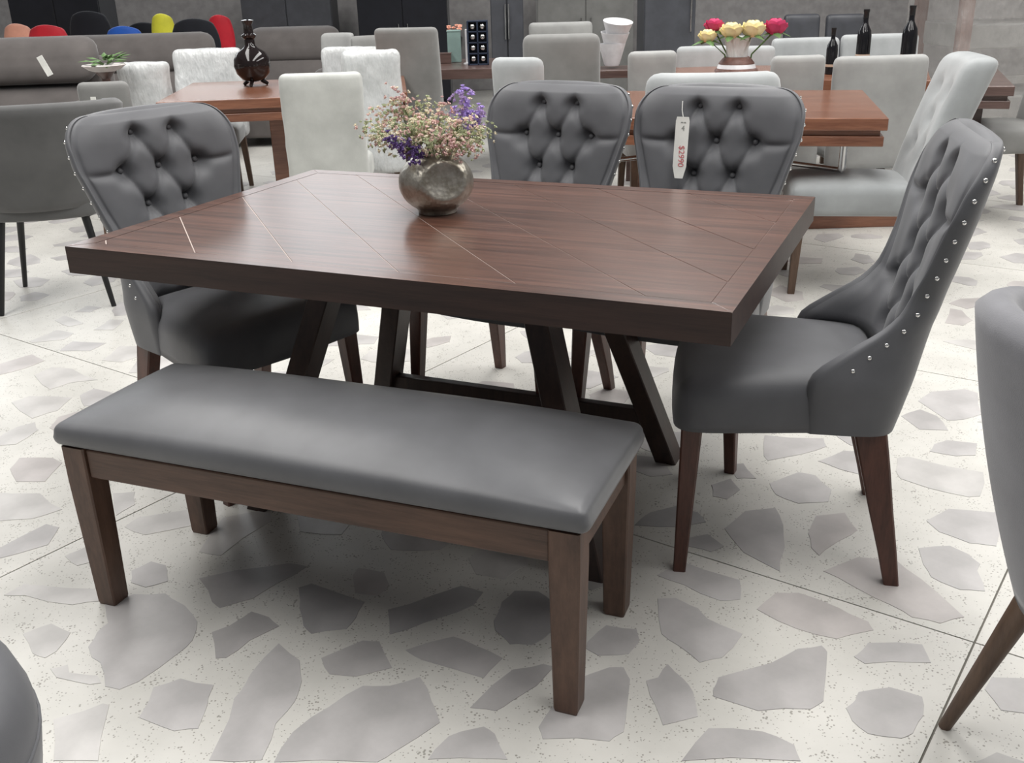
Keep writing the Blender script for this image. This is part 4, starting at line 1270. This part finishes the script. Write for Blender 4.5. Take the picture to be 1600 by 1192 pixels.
def wine_bottle(px, py, label, h, sq=False):
    q = on_table(px, py)
    o = thing('black_bottle', label, 'bottle', q)
    k = h / 0.30
    part('glass', lathe([(0.034 * k, 0), (0.038 * k, 0.004), (0.038 * k, 0.16 * k), (0.034 * k, 0.19 * k), (0.016 * k, 0.225 * k), (0.0135 * k, 0.24 * k), (0.0135 * k, 0.29 * k), (0.016 * k, 0.292 * k), (0.016 * k, 0.30 * k), (0.010 * k, 0.30 * k)], 20), 'bottle', o)
    part('neck_foil', lathe([(0.0145 * k, 0.255 * k), (0.0145 * k, 0.285 * k), (0.0168 * k, 0.290 * k), (0.0168 * k, 0.302 * k), (0.008 * k, 0.303 * k)], 16), 'black', o)
    part('label_band', lathe([(0.0384 * k, 0.05 * k), (0.0386 * k, 0.052 * k), (0.0386 * k, 0.065 * k), (0.0384 * k, 0.067 * k)], 20), 'tan', o)
    return o
wine_bottle(1297, 116, 'black bottle standing between the two light grey chairs', 0.26)
wine_bottle(1346, 104, 'black bottle with a wide shoulder behind the broad light grey chair', 0.34)
wine_bottle(1416, 106, 'black bottle nearest the tufted pale chair', 0.36)

# rose vase
q = on_table(1148, 150)
rvase = thing('rose_vase', 'brown and white banded vase with a glass neck holding roses', 'vase', q)
part('banded_body', lathe([(0.05, 0), (0.085, 0.02), (0.105, 0.07), (0.106, 0.10), (0.092, 0.15), (0.068, 0.178)], 28), 'white', rvase)
for z0 in (0.06, 0.118):
    part('brown_band', lathe([(0.1045, z0), (0.108, z0 + 0.004), (0.1065 - (z0 > 0.1) * 0.003, z0 + 0.014), (0.098, z0 + 0.018)], 28), 'post', rvase)
part('brown_collar', lathe([(0.088, 0.156), (0.087, 0.162), (0.072, 0.180), (0.060, 0.190), (0.05, 0.186)], 28), 'post', rvase)
part('glass_neck', lathe([(0.052, 0.186), (0.055, 0.23), (0.070, 0.285), (0.066, 0.285), (0.05, 0.23), (0.045, 0.19)], 20), 'film', rvase)
def rose(off, col, label, r=0.062):
    o = thing('rose', label, 'flower', q + Vector((0, 0, 0)))
    V, F = [], []
    for ring, (n_, rr_, p1) in enumerate(((3, 0.42, 2.75), (4, 0.66, 2.45), (5, 0.85, 2.1), (6, 1.0, 1.75))):
        for k in range(n_):
            a = 2 * PI * k / n_ + ring * 0.7
            b = len(V)
            for jj in range(7):
                for ii in range(6):
                    u_, v_ = ii / 5 - 0.5, jj / 6
                    ph = 0.35 + (p1 - 0.35) * v_ * (1 - 0.25 * (2 * u_) ** 2 * v_)
                    ang = a + u_ * (2 * PI / n_) * 1.35
                    rad = r * rr_ * math.sin(ph) * (1 + 0.10 * u_ + (0.12 * max(0, v_ - 0.8) * 5 if ring > 1 else 0))
                    V.append(Vector((rad * math.cos(ang), rad * math.sin(ang), -r * 0.9 * rr_ ** 0.4 * math.cos(ph))) + off)
            for jj in range(6):
                for ii in range(5):
                    c0 = b + jj * 6 + ii
                    F.append((c0, c0 + 1, c0 + 7, c0 + 6))
    part('petals', (V, F), bl_mats[col], o, True, 180)
    part('stem', tube([Vector((off.x * 0.25, off.y * 0.25, 0.02)), Vector((off.x * 0.4, off.y * 0.4, 0.20)), off - Vector((0, 0, r * 0.5))], [0.004, 0.004, 0.005], 6), 'green', o)
    L_ = []
    for k in range(4):
        a = 2 * PI * k / 4 + off.x * 9
        p_ = off - Vector((0, 0, r * 0.55))
        d_ = Vector((math.cos(a), math.sin(a), -0.35)).normalized()
        w_ = d_.cross(Vector((0, 0, 1))).normalized() * 0.022
        L_.append(([p_, p_ + d_ * 0.04 + w_, p_ + d_ * 0.09, p_ + d_ * 0.04 - w_, p_ + d_ * 0.042 + Vector((0, 0, 0.008))], [(0, 1, 4), (1, 2, 4), (2, 3, 4), (3, 0, 4)]))
    part('leaves', join(*L_), 'green', o, False)
    return o
blossom_mat('rose_cream', (0.90, 0.80, 0.47))
blossom_mat('rose_pink', (0.62, 0.06, 0.17))
rose(Vector((-0.155, -0.02, 0.300)), 'rose_cream', 'small cream rose at the left edge of the rose vase', 0.042)
rose(Vector((-0.115, 0.03, 0.345)), 'rose_pink', 'pink rose left of the cream roses', 0.046)
rose(Vector((-0.045, -0.05, 0.325)), 'rose_cream', 'full cream rose over the left side of the banded vase', 0.052)
rose(Vector((0.060, -0.05, 0.330)), 'rose_cream', 'full cream rose over the right side of the banded vase', 0.056)
rose(Vector((0.180, -0.01, 0.335)), 'rose_pink', 'large pink rose at the right of the rose vase', 0.054)

# white stacked lampshades behind
q = on_table(958, 106, 0.60)
lamp = thing('white_lampshade_stack', 'tilted stack of white conical lampshades on a dark stand', 'lampshade', (at(956, 105, 6.95).x, 6.95, 0))
zz = at(956, 105, 6.95).z
part('stand', join(box((0, 0, zz - 0.03), (0.34, 0.34, 0.05)), *[box((sx * 0.14, sy * 0.14, (zz - 0.05) / 2), (0.04, 0.04, zz - 0.05)) for sx in (-1, 1) for sy in (-1, 1)]), 'darktop', lamp, False)
for k in range(3):
    z0 = zz + 0.01 + 0.07 * k
    o = part('shade', lathe([(0.045, 0), (0.052 + 0.0, 0.012), (0.09 + 0.004 * k, 0.14), (0.086 + 0.004 * k, 0.14), (0.042, 0.012)], 24), 'white', lamp)
    o.location = (0.012 * k, 0, z0 - 0.0)
    o.rotation_euler = (0.10 * k, 0.04 * k, 0)

# cabinets and wrapped stacks along the back
def cabinet(label, px0, px1, Y, h, mat='cabinet', doors=2):
    a, b = at(px0, 40, Y), at(px1, 40, Y)
    w = b.x - a.x
    root = thing('cabinet', label, 'cabinet', ((a.x + b.x) / 2, Y + 0.25, 0))
    part('body', box((0, 0, h / 2), (w, 0.5, h), 0.006), mat, root, False)
    for k in range(doors):
        dw = w / doors
        dr = part('door', box((-w / 2 + dw * (k + 0.5), -0.26, h / 2 + 0.02), (dw - 0.012, 0.022, h - 0.1), 0.004), mat, root, False)
        part('handle', tube([(-w / 2 + dw * (k + 0.5) + (dw * 0.4 if k % 2 == 0 else -dw * 0.4), -0.29, h * 0.45), (-w / 2 + dw * (k + 0.5) + (dw * 0.4 if k % 2 == 0 else -dw * 0.4), -0.29, h * 0.6)], 0.008, 8), 'chrome', dr)
    return root
cabinet('slate grey cabinet behind the rose vase', 1006, 1086, 9.6, 1.9, doors=1)
cabinet('slate grey cabinet standing right of the bottle rack', 767, 818, 9.2, 1.9, doors=2)
cabinet('dark cabinet far behind the sofas on the left', 20, 160, 11.5, 1.5, 'blackcloth', 2)
cabinet('dark cabinet far behind the recliner', 380, 520, 12.3, 1.4, 'cabinet', 2)
cabinet('dark cabinet far behind the display table', 560, 700, 12.0, 1.5, 'blackcloth', 2)
cabinet('grey cabinet far behind the broad grey chair', 840, 990, 12.2, 1.5, 'midgrey', 2)

def wrapped_stack(label, x0, x1, y0, y1, h):
    root = thing('wrapped_stack', label, 'stack', ((x0 + x1) / 2, (y0 + y1) / 2, 0))
    w, d = x1 - x0, y1 - y0
    for sx in (-1, 1):
        for sy in (-1, 1):
            part('post', box((sx * (w / 2 - 0.06), sy * (d / 2 - 0.06), h / 2 + 0.06), (0.09, 0.09, h - 0.12), 0.004), 'post', root, False)
    part('pallet', join(*[box((0, -d / 2 + 0.1 + k * (d - 0.2) / 4, 0.10), (w, 0.12, 0.025)) for k in range(5)], *[box((sx * (w / 2 - 0.08), 0, 0.045), (0.1, d, 0.085)) for sx in (-1, 0, 1)]), 'tan', root, False)
    for k in range(3):
        part('packed_board', box((0, 0, 0.3 + k * h / 3.2), (w - 0.18, d - 0.15, 0.18), 0.01), 'midgrey', root, False)
    def wf(u, p):
        s = 0.03 * noise.noise(Vector((p.x * 3, p.y * 3, p.z * 9)))
        return Vector((p.x + s, p.y + s, p.z))
    part('stretch_film', rbox(w + 0.06, d + 0.06, h - 0.1, 0.05, (12, 8, 24), wf, (0, 0, h / 2 + 0.06)), 'wrap', root, True, 180)
    return root
wrapped_stack('tall stack in stretch film with red-brown posts at the far right', 3.45, 5.3, 8.0, 9.0, 1.7)
t4 = slab_table('wrapped_walnut_table', 'brown double-edged table end in film right of the pale tufted chair', 2.546, 2.806, 5.329, 6.379, 0.765, 'darktop', math.radians(-20), True, 'plinth', 0.05)
# pale tufted chair at the end of the walnut table
parsons('pale_tufted_chair', 'pale grey tufted chair facing the walnut table, above the right-hand tufted chair', 0.46, 1.0, 'coolgrey', (1.80, 4.44, 0), math.radians(80), d=0.54, lean=0.19, bt=0.14, r=0.05, tufts=((-0.2, 0.78), (0.2, 0.78), (0, 0.6), (-0.2, 0.42), (0.2, 0.42)), skirt=0.12, legmat='brownleg')
# grey chair at the right edge
parsons('grey_edge_chair', 'grey upholstered chair with brown curved legs cut by the right edge', 0.50, 0.98, 'midgrey', (3.02, 5.76, 0), math.radians(90), d=0.48, lean=0.10, seat_z=0.50, skirt=0.12, r=0.05)
# film-wrapped plinth on the floor under the walnut table
a_, b_ = atz(1290, 352), atz(1398, 355)
pl = thing('wrapped_plinth', 'film-wrapped brown plinth on the floor behind the tufted chairs', 'plinth', ((a_.x + b_.x) / 2 - 0.05, a_.y + 0.0, 0))
part('board', box((0, 0, 0.045), (0.62, 0.16, 0.09), 0.005), 'walnut', pl, False)
def pf(u, p):
    s = 0.02 * noise.noise(Vector((p.x * 8, p.y * 8, p.z * 12)))
    return Vector((p.x + s, p.y + s, p.z + abs(s)))
part('film_sheet', rbox(0.66, 0.20, 0.16, 0.03, (12, 5, 3), pf, (0, 0, 0.185)), 'film', pl, True, 180)

# ------------------------------------------------------------------ far left colourful office chairs
def office_chair(label, px, py, Y, mat, seatmat, r=0.22):
    q_ = at(px, py, Y)
    root = thing('office_chair', label, 'chair', (q_.x, q_.y, 0))
    h = q_.z
    def bf(u, p): return Vector((p.x * math.sqrt(1 - 0.45 * u.z * u.z), p.y + 0.05 * u.x * u.x, p.z * math.sqrt(1 - 0.3 * u.x * u.x)))
    part('backrest', rbox(2 * r, 0.06, 0.5, 0.028, (8, 1, 8), bf, (0, 0.2, h - 0.25)), mat, root, True, 180)
    part('seat', rbox(0.46, 0.44, 0.08, 0.035, (6, 6, 1), None, (0, -0.03, 0.46)), seatmat, root, True, 180)
    part('column', tube([(0, 0, 0.06), (0, 0, 0.43)], 0.025, 10), 'black', root)
    part('back_bar', tube([(0, 0.1, 0.43), (0, 0.24, 0.46), (0, 0.23, h - 0.3)], 0.018, 8), 'black', root)
    for k in range(5):
        a = 2 * PI * k / 5
        part('base_arm', tube([(0, 0, 0.09), (0.28 * math.cos(a), 0.28 * math.sin(a), 0.045)], [0.02, 0.015], 8), 'black', root)
        part('caster', lathe([(0.012, 0), (0.024, 0.012), (0.024, 0.03), (0.012, 0.042)], 10, (0.28 * math.cos(a), 0.28 * math.sin(a), 0)), 'black', root)
    return root
office_chair('red office chair above the far left sofa', 55, 40, 10.2, 'red', 'yellow', 0.21)
office_chair('blue office chair between the two taupe sofas', 178, 42, 10.2, 'blue', 'blackcloth', 0.20)
office_chair('yellow office chair behind the second taupe sofa', 240, 22, 10.9, 'yellow', 'blackcloth', 0.13)
office_chair('black office chair left of the blue one', 122, 18, 10.9, 'blackcloth', 'blackcloth', 0.22)
office_chair('black office chair right of the yellow one', 290, 30, 10.2, 'blackcloth', 'blackcloth', 0.24)
office_chair('black office chair just right of the blue one', 212, 36, 11.7, 'blackcloth', 'blackcloth', 0.22)
office_chair('peach office chair at the far left edge', 8, 38, 10.6, 'peach', 'blackcloth', 0.16)
office_chair('red office chair behind the black vase', 332, 24, 11.0, 'red', 'blackcloth', 0.14)

# ------------------------------------------------------------------ chairs cut by the near corners
shell_chair('grey_shell_chair', 'steel grey shell chair with splayed brown legs cut by the right edge', (1.035, 1.29, 0), math.radians(-92), 'foregrey', 'brownleg', 0.30, 0.41, 0.885, 0.62, 0.06, ((0.15, 0.15), (0.15, -0.15)), 0.085, 0.04, 0.49, (0.012, 0.026))
rc_ = thing('round_grey_stool', 'round dark grey upholstered seat with a seam, cut by the lower left corner', 'stool', (-0.945, 1.03, 0))
dome = [(0.24, 0.30), (0.265, 0.305), (0.282, 0.33), (0.290, 0.38), (0.289, 0.43), (0.278, 0.468), (0.255, 0.492), (0.22, 0.503), (0.15, 0.509), (0.07, 0.511), (0.005, 0.512)]
part('seat_pad', lathe(dome, 56), 'velvet', rc_, True, 180)
def dome_z(r):
    for (a, za), (b, zb) in zip(dome[4:], dome[5:]):
        if b <= r <= a: return za + (zb - za) * (a - r) / (a - b)
    return 0.44
pts = []
for k in range(31):
    t = -1 + 2 * k / 30
    x = 0.284 * t
    y = -0.055 - 0.03 * (1 - t * t)
    r_ = min(0.2885, math.hypot(x, y))
    pts.append((x, y, dome_z(r_) + 0.0005))
part('seam_piping', tube(pts, 0.0022, 6), 'blackcloth', rc_)
part('edge_piping', tube([(0.2905 * math.cos(2 * PI * k / 48), 0.2905 * math.sin(2 * PI * k / 48), 0.40) for k in range(49)], 0.003, 6), 'velvet', rc_)
for sx in (-1, 1):
    for sy in (-1, 1):
        part('leg', tube([(sx * 0.19, sy * 0.19, 0), (sx * 0.15, sy * 0.15, 0.32)], [0.012, 0.02], 10), 'black', rc_)
